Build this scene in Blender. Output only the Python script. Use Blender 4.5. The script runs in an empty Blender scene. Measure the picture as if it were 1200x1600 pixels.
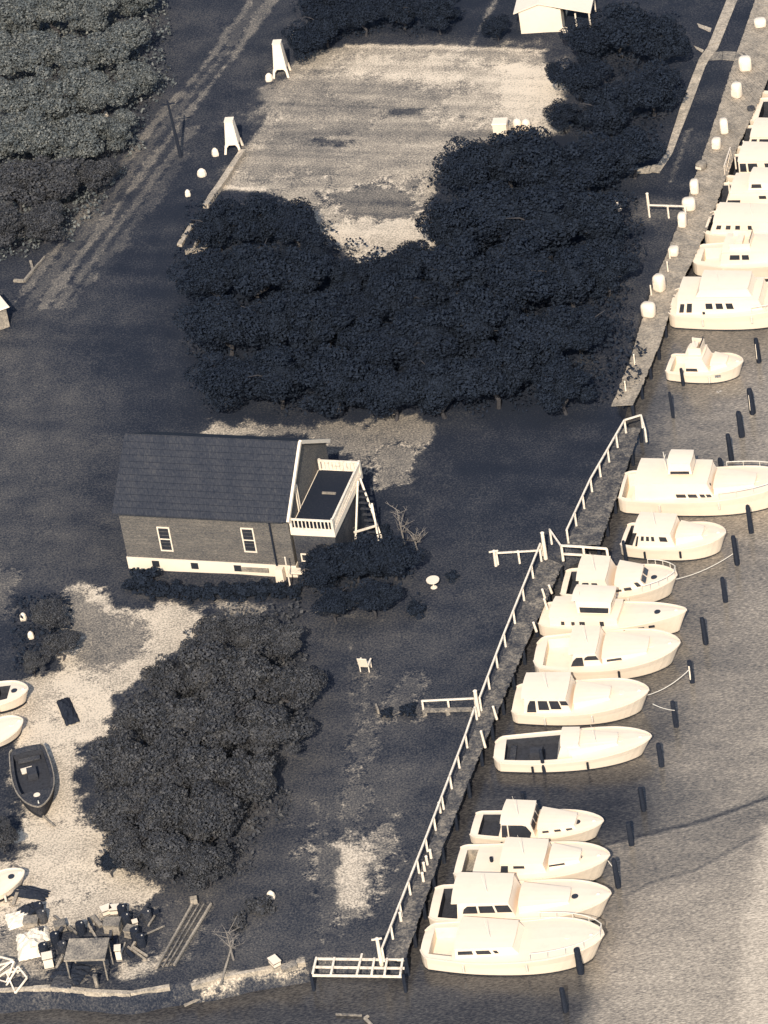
import bpy, math, random
import numpy as np
from mathutils import Vector, Matrix
R = math.radians
random.seed(7); rng = np.random.default_rng(7)
S = bpy.context.scene
COL = S.collection

# ------------------------------------------------------------------ camera
PITCH, ROLL, DIST, FOC = 35.0, -9.5, 323.0, 160.0
cd = bpy.data.cameras.new('camera'); cam = bpy.data.objects.new('camera', cd); COL.objects.link(cam)
cam.rotation_mode = 'QUATERNION'
CR = Matrix.Rotation(R(90 - PITCH), 3, 'X') @ Matrix.Rotation(R(ROLL), 3, 'Z')
cam.location = (0, -DIST * math.cos(R(PITCH)), DIST * math.sin(R(PITCH)))
cam.rotation_quaternion = CR.to_quaternion()
cd.sensor_fit = 'VERTICAL'; cd.sensor_height = 36; cd.lens = FOC
cd.clip_start = 1; cd.clip_end = 20000
S.camera = cam
CL = Vector(cam.location)
FPX = FOC / 36 * 1600

def P(px, py, z=0.0):
    """photo pixel (1200x1600) -> world point at height z"""
    d = CR @ Vector(((px - 600) / FPX, (800 - py) / FPX, -1))
    t = (z - CL.z) / d.z
    return CL + d * t

# ------------------------------------------------------------------ light
SUN_EL, SUN_AZ = 39.0, 188.0          # azimuth clockwise from +Y : sun behind the camera, to the left
w = bpy.data.worlds.new('World'); S.world = w; w.use_nodes = True
nt = w.node_tree; bg = nt.nodes['Background']
sky = nt.nodes.new('ShaderNodeTexSky'); sky.sky_type = 'NISHITA'; sky.sun_disc = False
sky.sun_elevation = R(SUN_EL); sky.sun_rotation = R(SUN_AZ)
nt.links.new(sky.outputs[0], bg.inputs[0]); bg.inputs[1].default_value = 0.13
sd = bpy.data.lights.new('sun', 'SUN'); sd.energy = 3.3; sd.angle = R(0.5); sd.color = (1.0, 0.93, 0.82)
so = bpy.data.objects.new('sun', sd); COL.objects.link(so)
sdir = Vector((math.sin(R(SUN_AZ)) * math.cos(R(SUN_EL)), math.cos(R(SUN_AZ)) * math.cos(R(SUN_EL)), math.sin(R(SUN_EL))))
so.rotation_mode = 'QUATERNION'; so.rotation_quaternion = sdir.to_track_quat('Z', 'Y')
so.location = sdir * 400
S.view_settings.view_transform = 'Standard'; S.view_settings.look = 'None'
S.view_settings.exposure = 0.55; S.view_settings.gamma = 1

# ------------------------------------------------------------------ materials
def ramp_node(nt, stops):
    r = nt.nodes.new('ShaderNodeValToRGB'); e = r.color_ramp.elements
    while len(e) < len(stops): e.new(0.5)
    for i, (p, c) in enumerate(stops): e[i].position = p; e[i].color = (*c, 1)
    return r
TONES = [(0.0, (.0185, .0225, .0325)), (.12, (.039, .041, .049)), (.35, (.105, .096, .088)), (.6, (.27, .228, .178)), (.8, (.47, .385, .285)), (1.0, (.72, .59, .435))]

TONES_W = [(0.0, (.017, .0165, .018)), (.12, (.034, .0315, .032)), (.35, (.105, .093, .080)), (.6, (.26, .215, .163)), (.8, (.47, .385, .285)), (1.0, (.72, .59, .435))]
def tone_mat(name, base=None, grain=.12, gscale=9.0, rough=.95, spec=.1, stretch=(1, 1, 1), big=.10, bscale=.35, bump=0.0, sharpen=1.0):
    m = bpy.data.materials.new(name); m.use_nodes = True; nt = m.node_tree
    b = nt.nodes['Principled BSDF']; b.inputs['Roughness'].default_value = rough
    b.inputs['Specular IOR Level'].default_value = spec
    g = nt.nodes.new('ShaderNodeNewGeometry')
    mp = nt.nodes.new('ShaderNodeMapping'); mp.inputs['Scale'].default_value = stretch
    nt.links.new(g.outputs['Position'], mp.inputs[0])
    def noise(scale, det, rgh=.6):
        n = nt.nodes.new('ShaderNodeTexNoise'); n.inputs['Scale'].default_value = scale; n.inputs['Detail'].default_value = det
        n.inputs['Roughness'].default_value = rgh; nt.links.new(mp.outputs[0], n.inputs['Vector']); return n
    def mth(op, a, bb):
        n = nt.nodes.new('ShaderNodeMath'); n.operation = op
        for i, v in enumerate((a, bb)):
            if isinstance(v, (int, float)): n.inputs[i].default_value = v
            else: nt.links.new(v, n.inputs[i])
        return n.outputs[0]
    n1 = noise(gscale, 2, .8); n2 = noise(bscale, 4, .65)
    a1 = mth('MULTIPLY', mth('SUBTRACT', n1.outputs[0], .5), grain * 6)
    a2 = mth('MULTIPLY', mth('SUBTRACT', n2.outputs[0], .5), big * 3)
    if base is None:
        at = nt.nodes.new('ShaderNodeAttribute'); at.attribute_name = 'tone'
        sep = nt.nodes.new('ShaderNodeSeparateColor'); nt.links.new(at.outputs['Color'], sep.inputs[0])
        t = sep.outputs[0]
        # ragged borders: mid-scale noise weighted by the local edge channel
        n3 = noise(1.6, 5, .75)
        a3 = mth('MULTIPLY', mth('SUBTRACT', n3.outputs[0], .5), mth('MULTIPLY', sep.outputs[1], 13))
        t = mth('ADD', t, a3)
        amp = mth('ADD', mth('ADD', .5, mth('MULTIPLY', sep.outputs[0], .55)), mth('MULTIPLY', sep.outputs[1], 2.0))
        a1 = mth('MULTIPLY', a1, amp); a2 = mth('MULTIPLY', a2, amp)
    else: t = base
    t = mth('ADD', mth('ADD', t, a1), a2)
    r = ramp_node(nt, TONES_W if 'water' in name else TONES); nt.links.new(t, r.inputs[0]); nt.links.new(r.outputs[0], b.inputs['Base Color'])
    if bump:
        bp = nt.nodes.new('ShaderNodeBump'); bp.inputs['Strength'].default_value = bump; bp.inputs['Distance'].default_value = .08
        nt.links.new(n1.outputs[0], bp.inputs['Height']); nt.links.new(bp.outputs[0], b.inputs['Normal'])
    return m

def mat(name, col, rough=.7, spec=.2, var=.12, scale=2.0, grime=None):
    m = bpy.data.materials.new(name); m.use_nodes = True; nt = m.node_tree
    b = nt.nodes['Principled BSDF']; b.inputs['Roughness'].default_value = rough; b.inputs['Specular IOR Level'].default_value = spec
    tc = nt.nodes.new('ShaderNodeNewGeometry')
    n = nt.nodes.new('ShaderNodeTexNoise'); n.inputs['Scale'].default_value = scale; n.inputs['Detail'].default_value = 6; n.inputs['Roughness'].default_value = .75
    nt.links.new(tc.outputs['Position'], n.inputs['Vector'])
    lo = tuple(c * (1 - var * 1.6) for c in col) if grime is None else grime
    hi = tuple(min(.95, c * (1 + var)) for c in col)
    r = ramp_node(nt, [(.28, lo), (.46, col), (.72, hi)])
    nt.links.new(n.outputs[0], r.inputs[0]); nt.links.new(r.outputs[0], b.inputs['Base Color'])
    return m

M = {}
M['ground'] = tone_mat('ground', grain=.26, gscale=7, big=.2, bscale=.45, bump=.3)
M['farland'] = tone_mat('farland', base=.06, grain=.10, gscale=6)
M['water'] = tone_mat('water', grain=.22, gscale=6.5, rough=.16, spec=.38, big=.10, bscale=.35, bump=.12, stretch=(.55, 1.7, 1))
M['deckwood'] = tone_mat('deckwood', base=.36, grain=.17, gscale=6, big=.34, bscale=.9)
M['oldwood'] = tone_mat('oldwood', base=.52, grain=.15, gscale=7, big=.25, bscale=.9)
M['palewood'] = tone_mat('palewood', base=.62, grain=.12, gscale=7, big=.2)
M['darkwood'] = tone_mat('darkwood', base=.03, grain=.06, gscale=7, big=.05)
M['pile'] = tone_mat('pile', base=.02, grain=.05, gscale=9, big=.04)
M['concrete'] = tone_mat('concrete', base=.74, grain=.14, gscale=7, big=.22, bscale=1.0)
M['palepier'] = tone_mat('palepier', base=.66, grain=.12, gscale=6, big=.2, bscale=.8)
M['shingle'] = tone_mat('shingle', base=.39, grain=.14, gscale=11, big=.08, bscale=.7, stretch=(.6, .6, 2.2))
M['gable'] = tone_mat('gable', base=.40, grain=.13, gscale=12, big=.05, bscale=.7, stretch=(.6, .6, 2.2))
M['roof'] = tone_mat('roof', base=.115, grain=.07, gscale=7, big=.06, bscale=.5, stretch=(1.6, .5, .5))
M['tar'] = tone_mat('tar', base=.0, grain=.05, gscale=6, big=.03)
M['rust'] = tone_mat('rust', base=.18, grain=.12, gscale=9, big=.2)
M['white'] = mat('white_paint', (.87, .72, .545), .5, .3, .04, 1.2)
M['hullwhite'] = mat('white_hull', (.85, .695, .52), .35, .4, .03, 1.0)
M['deckwhite'] = mat('white_deck', (.86, .70, .52), .6, .2, .035, 1.5)
M['fence'] = mat('white_fence', (.84, .70, .54), .7, .1, .2, 3.0, grime=(.36, .31, .25))
M['glass'] = mat('dark_glass', (.030, .032, .038), .12, .5, .2)
M['sole'] = mat('dark_sole', (.045, .045, .05), .7, .1, .35, 5)
M['boot'] = mat('boot_stripe', (.02, .022, .028), .6, .2, .2)
M['metal'] = mat('pale_metal', (.7, .62, .5), .4, .5, .1)
M['canvas'] = mat('canvas', (.82, .70, .54), .9, .05, .06, 2)
M['bark'] = mat('bark', (.06, .055, .055), .9, .05, .3, 6)
M['twig'] = mat('twig', (.22, .19, .16), .9, .05, .4, 3)

def leaf_mat(name, lo, mid, hi):
    m = bpy.data.materials.new(name); m.use_nodes = True; nt = m.node_tree
    b = nt.nodes['Principled BSDF']; b.inputs['Roughness'].default_value = .9; b.inputs['Specular IOR Level'].default_value = .05
    g = nt.nodes.new('ShaderNodeNewGeometry'); n = nt.nodes.new('ShaderNodeTexNoise'); n.inputs['Scale'].default_value = 1.3; n.inputs['Detail'].default_value = 5
    n.inputs['Roughness'].default_value = .85
    nt.links.new(g.outputs['Position'], n.inputs['Vector'])
    a = nt.nodes.new('ShaderNodeMath'); a.operation = 'MULTIPLY_ADD'; a.inputs[1].default_value = .3; a.inputs[2].default_value = -.15
    nt.links.new(g.outputs['Random Per Island'], a.inputs[0])
    s = nt.nodes.new('ShaderNodeMath'); s.operation = 'ADD'; nt.links.new(a.outputs[0], s.inputs[0]); nt.links.new(n.outputs[0], s.inputs[1])
    r = ramp_node(nt, [(.3, lo), (.5, mid), (.75, hi)]); nt.links.new(s.outputs[0], r.inputs[0]); nt.links.new(r.outputs[0], b.inputs['Base Color'])
    return m
M['leaf_dark'] = leaf_mat('leaf_dark', (.0145, .019, .028), (.0185, .024, .035), (.025, .031, .043))
M['leaf_mid'] = leaf_mat('leaf_mid', (.037, .039, .044), (.060, .060, .064), (.115, .108, .10))
M['leaf_olive'] = leaf_mat('leaf_olive', (.062, .070, .072), (.110, .117, .112), (.25, .24, .205))

# ------------------------------------------------------------------ mesh helpers
def link_mesh(name, V, F, m, parent=None, smooth=False):
    me = bpy.data.meshes.new(name); me.from_pydata([tuple(v) for v in V], [], F); me.update()
    if m is not None: me.materials.append(m)
    if smooth:
        for p in me.polygons: p.use_smooth = True
    o = bpy.data.objects.new(name, me); COL.objects.link(o)
    if parent is not None: o.parent = parent
    return o
def tag(o, label=None, cat=None, group=None, kind=None):
    if label: o['label'] = label
    if cat: o['category'] = cat
    if group: o['group'] = group
    if kind: o['kind'] = kind
    return o
def empty(name, loc, rz=0.0):
    o = bpy.data.objects.new(name, None); COL.objects.link(o); o.location = loc; o.rotation_euler = (0, 0, rz)
    o.empty_display_size = .3
    return o
class MB:
    """collects shapes; root=(loc,rz) of the thing turns world coordinates into local ones"""
    def __init__(s, root=None): s.V = []; s.F = []; s.root = root
    def add(s, V, F):
        n = len(s.V); s.V += [Vector(v) for v in V]; s.F += [tuple(i + n for i in f) for f in F]; return s
    def hexa(s, b, t):
        return s.add(list(b) + list(t), [(3, 2, 1, 0), (4, 5, 6, 7), (0, 1, 5, 4), (1, 2, 6, 5), (2, 3, 7, 6), (3, 0, 4, 7)])
    def box(s, c, d, rz=0.0, taper=1.0):
        cx, cy, cz = c; hx, hy, hz = d[0] / 2, d[1] / 2, d[2] / 2; cs, sn = math.cos(rz), math.sin(rz)
        q = lambda x, y, z: (cx + x * cs - y * sn, cy + x * sn + y * cs, cz + z)
        k = taper
        return s.hexa([q(-hx, -hy, -hz), q(hx, -hy, -hz), q(hx, hy, -hz), q(-hx, hy, -hz)],
                      [q(-hx * k, -hy * k, hz), q(hx * k, -hy * k, hz), q(hx * k, hy * k, hz), q(-hx * k, hy * k, hz)])
    def bar(s, p, q, wd, ht=None):
        p = Vector(p); q = Vector(q); ht = ht or wd; d = (q - p).normalized()
        u = d.cross(Vector((0, 0, 1)))
        if u.length < 1e-3: u = Vector((1, 0, 0))
        u.normalize(); v = u.cross(d); u = u * wd / 2; v = v * ht / 2
        return s.hexa([p - u - v, p + u - v, p + u + v, p - u + v], [q - u - v, q + u - v, q + u + v, q - u + v])
    def tube(s, p, q, r0, r1=None, n=8, capped=True):
        p = Vector(p); q = Vector(q); r1 = r0 if r1 is None else r1; d = (q - p).normalized()
        u = d.cross(Vector((0, 0, 1)))
        if u.length < 1e-3: u = Vector((1, 0, 0))
        u.normalize(); v = u.cross(d); V = []
        for c, r in ((p, r0), (q, r1)):
            for k in range(n):
                a = 2 * math.pi * k / n; V.append(c + (u * math.cos(a) + v * math.sin(a)) * r)
        F = [(k, (k + 1) % n, n + (k + 1) % n, n + k) for k in range(n)]
        if capped: F += [tuple(range(n))[::-1], tuple(range(n, 2 * n))]
        return s.add(V, F)
    def path(s, pts, r, n=6):
        for a, b in zip(pts[:-1], pts[1:]): s.tube(a, b, r, r, n)
        return s
    def build(s, name, m, parent=None, smooth=False):
        V = s.V
        if s.root is not None:
            loc, rz = s.root; Mi = (Matrix.Translation(loc) @ Matrix.Rotation(rz, 4, 'Z')).inverted(); V = [Mi @ v for v in V]
        return link_mesh(name, V, s.F, m, parent, smooth)

def vnoise(x, y, cell, seed=0):
    r = np.random.default_rng(seed); G = r.random((512, 512))
    fx = x / cell + 200; fy = y / cell + 200
    ix = np.floor(fx).astype(int); iy = np.floor(fy).astype(int); tx = fx - ix; ty = fy - iy
    tx = tx * tx * (3 - 2 * tx); ty = ty * ty * (3 - 2 * ty); g = lambda a, b: G[a % 512, b % 512]
    return (g(ix, iy) * (1 - tx) + g(ix + 1, iy) * tx) * (1 - ty) + (g(ix, iy + 1) * (1 - tx) + g(ix + 1, iy + 1) * tx) * ty
def sdist(X, Y, poly):
    """signed distance to polygon, positive inside"""
    n = len(poly); d = np.full(X.shape, 1e9); ins = np.zeros(X.shape, bool)
    for i in range(n):
        ax, ay = poly[i]; bx, by = poly[(i + 1) % n]; ex, ey = bx - ax, by - ay
        wx, wy = X - ax, Y - ay; t = np.clip((wx * ex + wy * ey) / max(ex * ex + ey * ey, 1e-9), 0, 1)
        d = np.minimum(d, (wx - ex * t) ** 2 + (wy - ey * t) ** 2)
        c = ((ay > Y) != (by > Y)) & (X < (bx - ax) * (Y - ay) / (by - ay if by != ay else 1e-9) + ax)
        ins ^= c
    d = np.sqrt(d); return np.where(ins, d, -d)
def ldist(X, Y, pts):
    d = np.full(X.shape, 1e9)
    for (ax, ay), (bx, by) in zip(pts[:-1], pts[1:]):
        ex, ey = bx - ax, by - ay; wx, wy = X - ax, Y - ay
        t = np.clip((wx * ex + wy * ey) / max(ex * ex + ey * ey, 1e-9), 0, 1)
        d = np.minimum(d, (wx - ex * t) ** 2 + (wy - ey * t) ** 2)
    return np.sqrt(d)
def sm(d, f): t = np.clip(d / f * .5 + .5, 0, 1); return t * t * (3 - 2 * t)
def W2(pts, z=0.0): return [tuple(P(a, b, z)[:2]) for a, b in pts]

WZ = -1.2
# ------------------------------------------------------------------ land outline (in the photo's pixels, at ground level)
pier_edge = [(616, 1500), (672, 1325), (735, 1170), (795, 1020), (842, 915), (866, 872), (905, 850), (945, 760), (985, 665), (968, 640), (985, 560), (1010, 470), (1050, 390), (1090, 290), (1120, 205), (1150, 120), (1185, 30), (1280, -260), (1500, -900)]
shore = [(-900, 1600), (-300, 1570), (0, 1556), (80, 1549), (200, 1560), (260, 1547), (330, 1537), (400, 1522), (478, 1508), (490, 1496), (616, 1496)]
land_px = shore + pier_edge + [(-1500, -900)]
land = W2(land_px)
# grid
gx0, gx1, gy0, gy1, st = -46.0, 52.0, -72.0, 92.0, .25
nx = int((gx1 - gx0) / st) + 1; ny = int((gy1 - gy0) / st) + 1
X, Y = np.meshgrid(gx0 + np.arange(nx) * st, gy0 + np.arange(ny) * st, indexing='ij')
n1 = vnoise(X, Y, 1.1, 1) - .5; n2 = vnoise(X, Y, 3.2, 2) - .5; n3 = vnoise(X, Y, 9, 3) - .5; n0 = vnoise(X, Y, .5, 4) - .5
wob = n1 * .9 + n2 * 1.4 + n0 * .5
def paint(T, E, poly, tone, feather=1.0, rag=1.0, edge=.25, line=False, width=0.5, z=0.0, amount=1.0):
    if edge > 0: feather *= .55
    pts = W2(poly, z)
    d = (width - ldist(X, Y, pts)) if line else sdist(X, Y, pts)
    m = sm(d + wob * rag * (1.35 if edge > 0 else 1), feather) * amount
    T[:] = T * (1 - m) + tone * m
    E[:] = np.maximum(E * (1 - m), edge * 4 * m * (1 - m))
Tn = np.full(X.shape, .10); E = np.zeros(X.shape)
# broad ground cover, with shade under the grove trees painted in dark
BIG = [
 ([(-200, -200), (230, -200), (240, 200), (160, 330), (-200, 420)], .22, 6, 3),
 ([(-200, 480), (60, 480), (160, 560), (180, 690), (150, 800), (180, 930), (-200, 960)], .20, 5, 3),
 ([(180, 680), (330, 690), (200, 820)], .10, 4, 2),
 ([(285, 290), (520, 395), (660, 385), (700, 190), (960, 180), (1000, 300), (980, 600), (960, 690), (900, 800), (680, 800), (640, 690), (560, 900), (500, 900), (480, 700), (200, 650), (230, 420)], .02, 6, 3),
 ([(240, 970), (500, 960), (520, 1200), (430, 1400), (200, 1380), (180, 1150)], .20, 3, 1),
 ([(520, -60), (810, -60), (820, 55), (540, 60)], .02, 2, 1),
 ([(420, 930), (700, 960), (790, 900), (700, 1180), (600, 1500), (300, 1500), (420, 1380)], .17, 6, 3),
 ([(340, 1360), (560, 1200), (660, 1150), (640, 1350), (560, 1500), (330, 1500)], .22, 5, 3),
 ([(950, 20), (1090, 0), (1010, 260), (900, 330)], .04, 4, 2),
 ([(960, 440), (1040, 350), (1010, 470), (985, 560)], .22, 2.5, 1.5),
 ([(990, 310), (1075, 318), (1060, 345), (1030, 348), (980, 350)], .30, .8, .5),
 ([(1090, 60), (1180, 0), (1120, 190), (1070, 300), (1030, 290)], .07, 2, 1),
]
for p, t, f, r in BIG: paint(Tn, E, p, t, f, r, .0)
# bare field
FIELD = [(462, 104), (485, 80), (548, 70), (700, 72), (848, 78), (856, 120), (888, 165), (880, 205), (700, 240), (668, 330), (664, 395), (560, 410), (505, 375), (480, 330), (412, 298), (352, 292), (380, 232)]
paint(Tn, E, FIELD, .62, .5, .35, .2)
PATCH = [
 ([(540, 80), (845, 85), (880, 170), (760, 190), (690, 150), (560, 130)], .78, 2.5, 2.5, .12),
 ([(765, 90), (845, 95), (870, 150), (850, 190), (800, 175), (770, 130)], 1.0, 2.2, 1.5, .1),
 ([(385, 180), (470, 130), (560, 170), (520, 260), (400, 285)], .54, 3, 3, .1),
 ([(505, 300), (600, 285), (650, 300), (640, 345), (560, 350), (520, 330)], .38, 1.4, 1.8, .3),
 ([(515, 345), (655, 350), (660, 385), (560, 405), (520, 375)], .9, 1.2, 1.5, .3),
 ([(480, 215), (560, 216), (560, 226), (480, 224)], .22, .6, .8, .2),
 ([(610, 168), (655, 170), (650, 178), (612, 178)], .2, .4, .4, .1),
 # sand yard
 ([(118, 925), (160, 922), (205, 950), (250, 945), (300, 950), (332, 965), (318, 1000), (245, 1050), (205, 1085), (175, 1092), (182, 1130), (192, 1152), (140, 1166), (150, 1192), (128, 1212), (140, 1262), (152, 1310), (158, 1352), (222, 1368), (235, 1400), (190, 1425), (160, 1455), (60, 1452), (-60, 1452), (-60, 1300), (35, 1275), (22, 1200), (40, 1150), (-60, 1150), (-60, 1095), (45, 1050), (100, 1055), (108, 1035), (58, 1015), (112, 1000), (116, 960)], .84, .8, .9, .35),
 ([(95, 1060), (180, 1085), (185, 1140), (140, 1160), (60, 1175), (30, 1150), (90, 1120)], .95, 1.2, 1.2, .2),
 ([(40, 1280), (140, 1275), (150, 1345), (130, 1400), (40, 1390), (0, 1420), (-40, 1430), (-40, 1330)], .90, 1.2, 1.2, .25),
 ([(120, 940), (200, 960), (240, 1000), (160, 1030), (110, 1000)], .50, 1.5, 1.5, .2),
 ([(-60, 1240), (28, 1240), (34, 1340), (-60, 1380)], .12, 1, 1.2, .3),
 ([(340, 940), (425, 945), (410, 968), (360, 965)], .55, .6, .8, .35),
 ([(-60, 890), (18, 890), (20, 960), (-60, 970)], .38, 1, 1, .2),
 ([(262, 684), (330, 664), (470, 658), (560, 668), (640, 655), (672, 668), (650, 700), (585, 770), (572, 720), (505, 690), (470, 683)], .50, .6, .9, .3),
 ([(268, 684), (335, 667), (420, 668), (400, 683)], .72, .5, .5, .2),
 ([(585, 700), (640, 700), (630, 750), (585, 770)], .50, 1, 1, .3),
 ([(500, 1290), (590, 1290), (585, 1360), (560, 1430), (530, 1440), (505, 1380)], .50, 2.0, 2.0, .25),
 ([(520, 1300), (560, 1300), (555, 1410), (530, 1400)], .80, 1.4, 1.2, .2),
 ([(590, 1075), (650, 1060), (655, 1120), (570, 1140)], .28, 1.5, 1.5, .2),
 ([(-60, 1455), (90, 1455), (75, 1530), (-60, 1530)], .62, 1, 1.2, .35),
 ([(-60, 1530), (300, 1530), (300, 1548), (-60, 1548)], .14, .5, .4, .1),
 ([(100, 1450), (260, 1430), (250, 1520), (90, 1525)], .14, 1, 1.2, .3),
 ([(185, 1515), (250, 1480), (300, 1490), (260, 1525), (190, 1535)], .78, .7, .9, .3),
 ([(262, 1415), (330, 1412), (300, 1505), (245, 1510)], .25, .8, .6, .15),
 ([(300, 1530), (330, 1518), (400, 1512), (478, 1496), (480, 1508), (400, 1525), (310, 1545)], .78, .4, .5, .25),
 ([(0, -40), (35, -40), (60, 40), (30, 60), (-60, 80), (-60, -40)], .34, 3, 2, .2),
]
for p, t, f, r, e in PATCH: paint(Tn, E, p, t, f, r, e)
LINES = [
 ([(18, 478), (60, 425), (150, 310), (245, 190), (335, 85), (415, -30), (600, -300)], .40, .42, .35),
 ([(42, 478), (84, 425), (172, 310), (262, 190), (350, 85), (428, -30), (610, -300)], .27, .5, .4),
 ([(66, 478), (106, 425), (194, 310), (282, 190), (368, 85), (444, -30), (622, -300)], .42, .42, .35),
 ([(92, 478), (130, 425), (218, 310), (300, 200)], .33, .4, .4),
 ([(110, 478), (150, 425), (238, 310), (285, 245)], .22, .5, .5),
 ([(-10, 250), (10, 75), (48, 58)], .45, .2, .25),
 ([(540, 71), (700, 74), (852, 79)], .85, .28, .12),
 ([(352, 293), (414, 297)], .9, .25, .12),
 ([(735, 72), (755, 35), (778, -5)], .45, .16, .1),
 ([(478, 82), (458, 112)], .55, .45, .2),
 ([(414, 950), (520, 958), (600, 968)], .40, .07, .25),
 ([(548, 980), (549, 1110)], .5, .05, .3), ([(574, 1040), (572, 1110)], .5, .05, .3),
 ([(1047, 285), (1062, 245), (1075, 205)], .4, .12, .25),
 ([(548, 1275), (554, 1220), (570, 1150), (574, 1060)], .27, .8, 1.0),
 ([(500, 1500), (510, 1410), (508, 1300), (490, 1250)], .30, .35, .6),
]
for p, t, wd, r in LINES: paint(Tn, E, p, t, .35 if wd < .6 else 1.3, r, .15, line=True, width=wd)
_a = P(540, 71); _b = P(852, 79); _u = (_b - _a).normalized(); _U = X * _u.x + Y * _u.y; _V = -X * _u.y + Y * _u.x
streak = (vnoise(_U, _V * 14, 6.0, 21) - .5) * .7 + (vnoise(_U, _V * 5, 9.0, 22) - .5) * .6
Tn += streak * .30 * sm(sdist(X, Y, W2(FIELD)), 1.0)
streak2 = (vnoise(_U, _V * 6, 7.0, 23) - .5) * .10 + (vnoise(X, Y, 2.4, 24) - .5) * .08
Tn += streak2 * (Tn < .4)
Z = np.zeros(X.shape)
ds = sdist(X, Y, land) + wob * .12
Z = -3.0 * sm(-ds - .35, .7) + (vnoise(X, Y, 2.2, 9) - .5) * .10 * sm(ds - .8, .6)

def grid_mesh(name, mask, Zg, T, E, m, kind='structure'):
    """faces of the ground grid whose centre lies in mask"""
    idx = -np.ones(X.shape, int)
    f = mask[:-1, :-1]
    use = np.zeros(X.shape, bool)
    for a, b in ((0, 0), (1, 0), (1, 1), (0, 1)): use[a:nx - 1 + a, b:ny - 1 + b] |= f
    ids = np.argwhere(use); idx[use] = np.arange(len(ids))
    co = np.stack([X[use], Y[use], Zg[use]], 1).astype(np.float32)
    fi, fj = np.nonzero(f)
    quads = np.stack([idx[fi, fj], idx[fi + 1, fj], idx[fi + 1, fj + 1], idx[fi, fj + 1]], 1).astype(np.int32)
    me = bpy.data.meshes.new(name); me.vertices.add(len(co)); me.vertices.foreach_set('co', co.ravel())
    me.loops.add(quads.size); me.loops.foreach_set('vertex_index', quads.ravel())
    me.polygons.add(len(quads)); me.polygons.foreach_set('loop_start', np.arange(0, quads.size, 4, dtype=np.int32))
    me.polygons.foreach_set('use_smooth', np.ones(len(quads), bool))
    me.update(calc_edges=True); me.validate()
    at = me.color_attributes.new('tone', 'FLOAT_COLOR', 'POINT')
    c = np.stack([T[use], E[use], np.zeros(len(co)), np.ones(len(co))], 1).astype(np.float32)
    at.data.foreach_set('color', c.ravel())
    me.materials.append(m)
    o = bpy.data.objects.new(name, me); COL.objects.link(o); tag(o, kind=kind); return o
inside = ds > -1.6
fieldm = sdist(X, Y, W2(FIELD)) > 0
sandm = (sdist(X, Y, W2(PATCH[7][0])) > 0) & ~fieldm
roadm = (ldist(X, Y, W2([(40, 475), (135, 360), (225, 250), (360, 90), (445, -30), (620, -300)])) < 3.6) & ~fieldm & ~sandm
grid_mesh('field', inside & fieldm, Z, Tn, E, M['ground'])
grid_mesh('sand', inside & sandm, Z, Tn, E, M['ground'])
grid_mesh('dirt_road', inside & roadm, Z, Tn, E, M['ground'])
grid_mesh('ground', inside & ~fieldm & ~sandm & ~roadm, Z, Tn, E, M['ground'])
# far ground to the horizon (four sheets butted round the detailed one)
fl = MB()
def far_quad(a, b, c, d): fl.add([(*a, -.06), (*b, -.06), (*c, -.06), (*d, -.06)], [(0, 1, 2, 3)])
u = (Vector(land[-3]) - Vector(land[-4])).normalized()   # pier direction continued
far_quad((-3000, -60), (gx0 + .2, -60), (gx0 + .2, 4000), (-3000, 4000))
far_quad((gx0 + .2, gy1 - .2), (52, gy1 - .2), (1700, 4000), (gx0 + .2, 4000))
tag(fl.build('far_ground', M['farland']), kind='structure')
# water
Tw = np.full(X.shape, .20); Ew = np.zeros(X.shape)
WB = [  # paler right side: sky reflection painted into the water colour
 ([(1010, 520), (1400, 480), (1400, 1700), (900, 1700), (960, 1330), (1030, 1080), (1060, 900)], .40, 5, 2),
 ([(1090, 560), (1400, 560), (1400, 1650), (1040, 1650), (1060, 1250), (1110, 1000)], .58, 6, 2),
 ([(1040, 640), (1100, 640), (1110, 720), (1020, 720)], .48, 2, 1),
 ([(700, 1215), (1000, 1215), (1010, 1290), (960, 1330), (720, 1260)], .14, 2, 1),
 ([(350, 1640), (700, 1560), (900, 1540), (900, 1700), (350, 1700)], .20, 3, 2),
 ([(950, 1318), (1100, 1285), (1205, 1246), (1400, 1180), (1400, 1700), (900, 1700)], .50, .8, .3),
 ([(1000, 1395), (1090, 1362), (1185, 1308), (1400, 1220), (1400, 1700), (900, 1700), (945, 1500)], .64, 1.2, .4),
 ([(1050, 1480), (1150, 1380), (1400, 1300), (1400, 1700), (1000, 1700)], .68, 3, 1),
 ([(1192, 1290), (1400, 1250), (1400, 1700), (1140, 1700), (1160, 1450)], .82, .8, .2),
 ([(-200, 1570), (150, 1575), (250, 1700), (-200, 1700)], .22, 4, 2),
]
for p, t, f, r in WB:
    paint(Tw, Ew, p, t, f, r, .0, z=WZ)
Tw += (vnoise(_U, _V * 8, 5.0, 31) - .5) * .06 + (vnoise(X, Y, 6, 32) - .5) * .06
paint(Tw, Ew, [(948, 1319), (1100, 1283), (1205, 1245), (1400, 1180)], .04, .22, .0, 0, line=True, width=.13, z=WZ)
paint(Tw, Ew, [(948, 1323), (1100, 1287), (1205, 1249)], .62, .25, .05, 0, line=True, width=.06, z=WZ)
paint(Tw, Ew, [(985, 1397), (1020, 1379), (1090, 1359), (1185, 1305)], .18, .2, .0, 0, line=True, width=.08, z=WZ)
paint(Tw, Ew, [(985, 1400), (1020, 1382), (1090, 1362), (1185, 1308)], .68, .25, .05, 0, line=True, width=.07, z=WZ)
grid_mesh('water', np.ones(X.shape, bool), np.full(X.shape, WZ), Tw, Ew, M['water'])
fw = MB(); e = 3500
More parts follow.
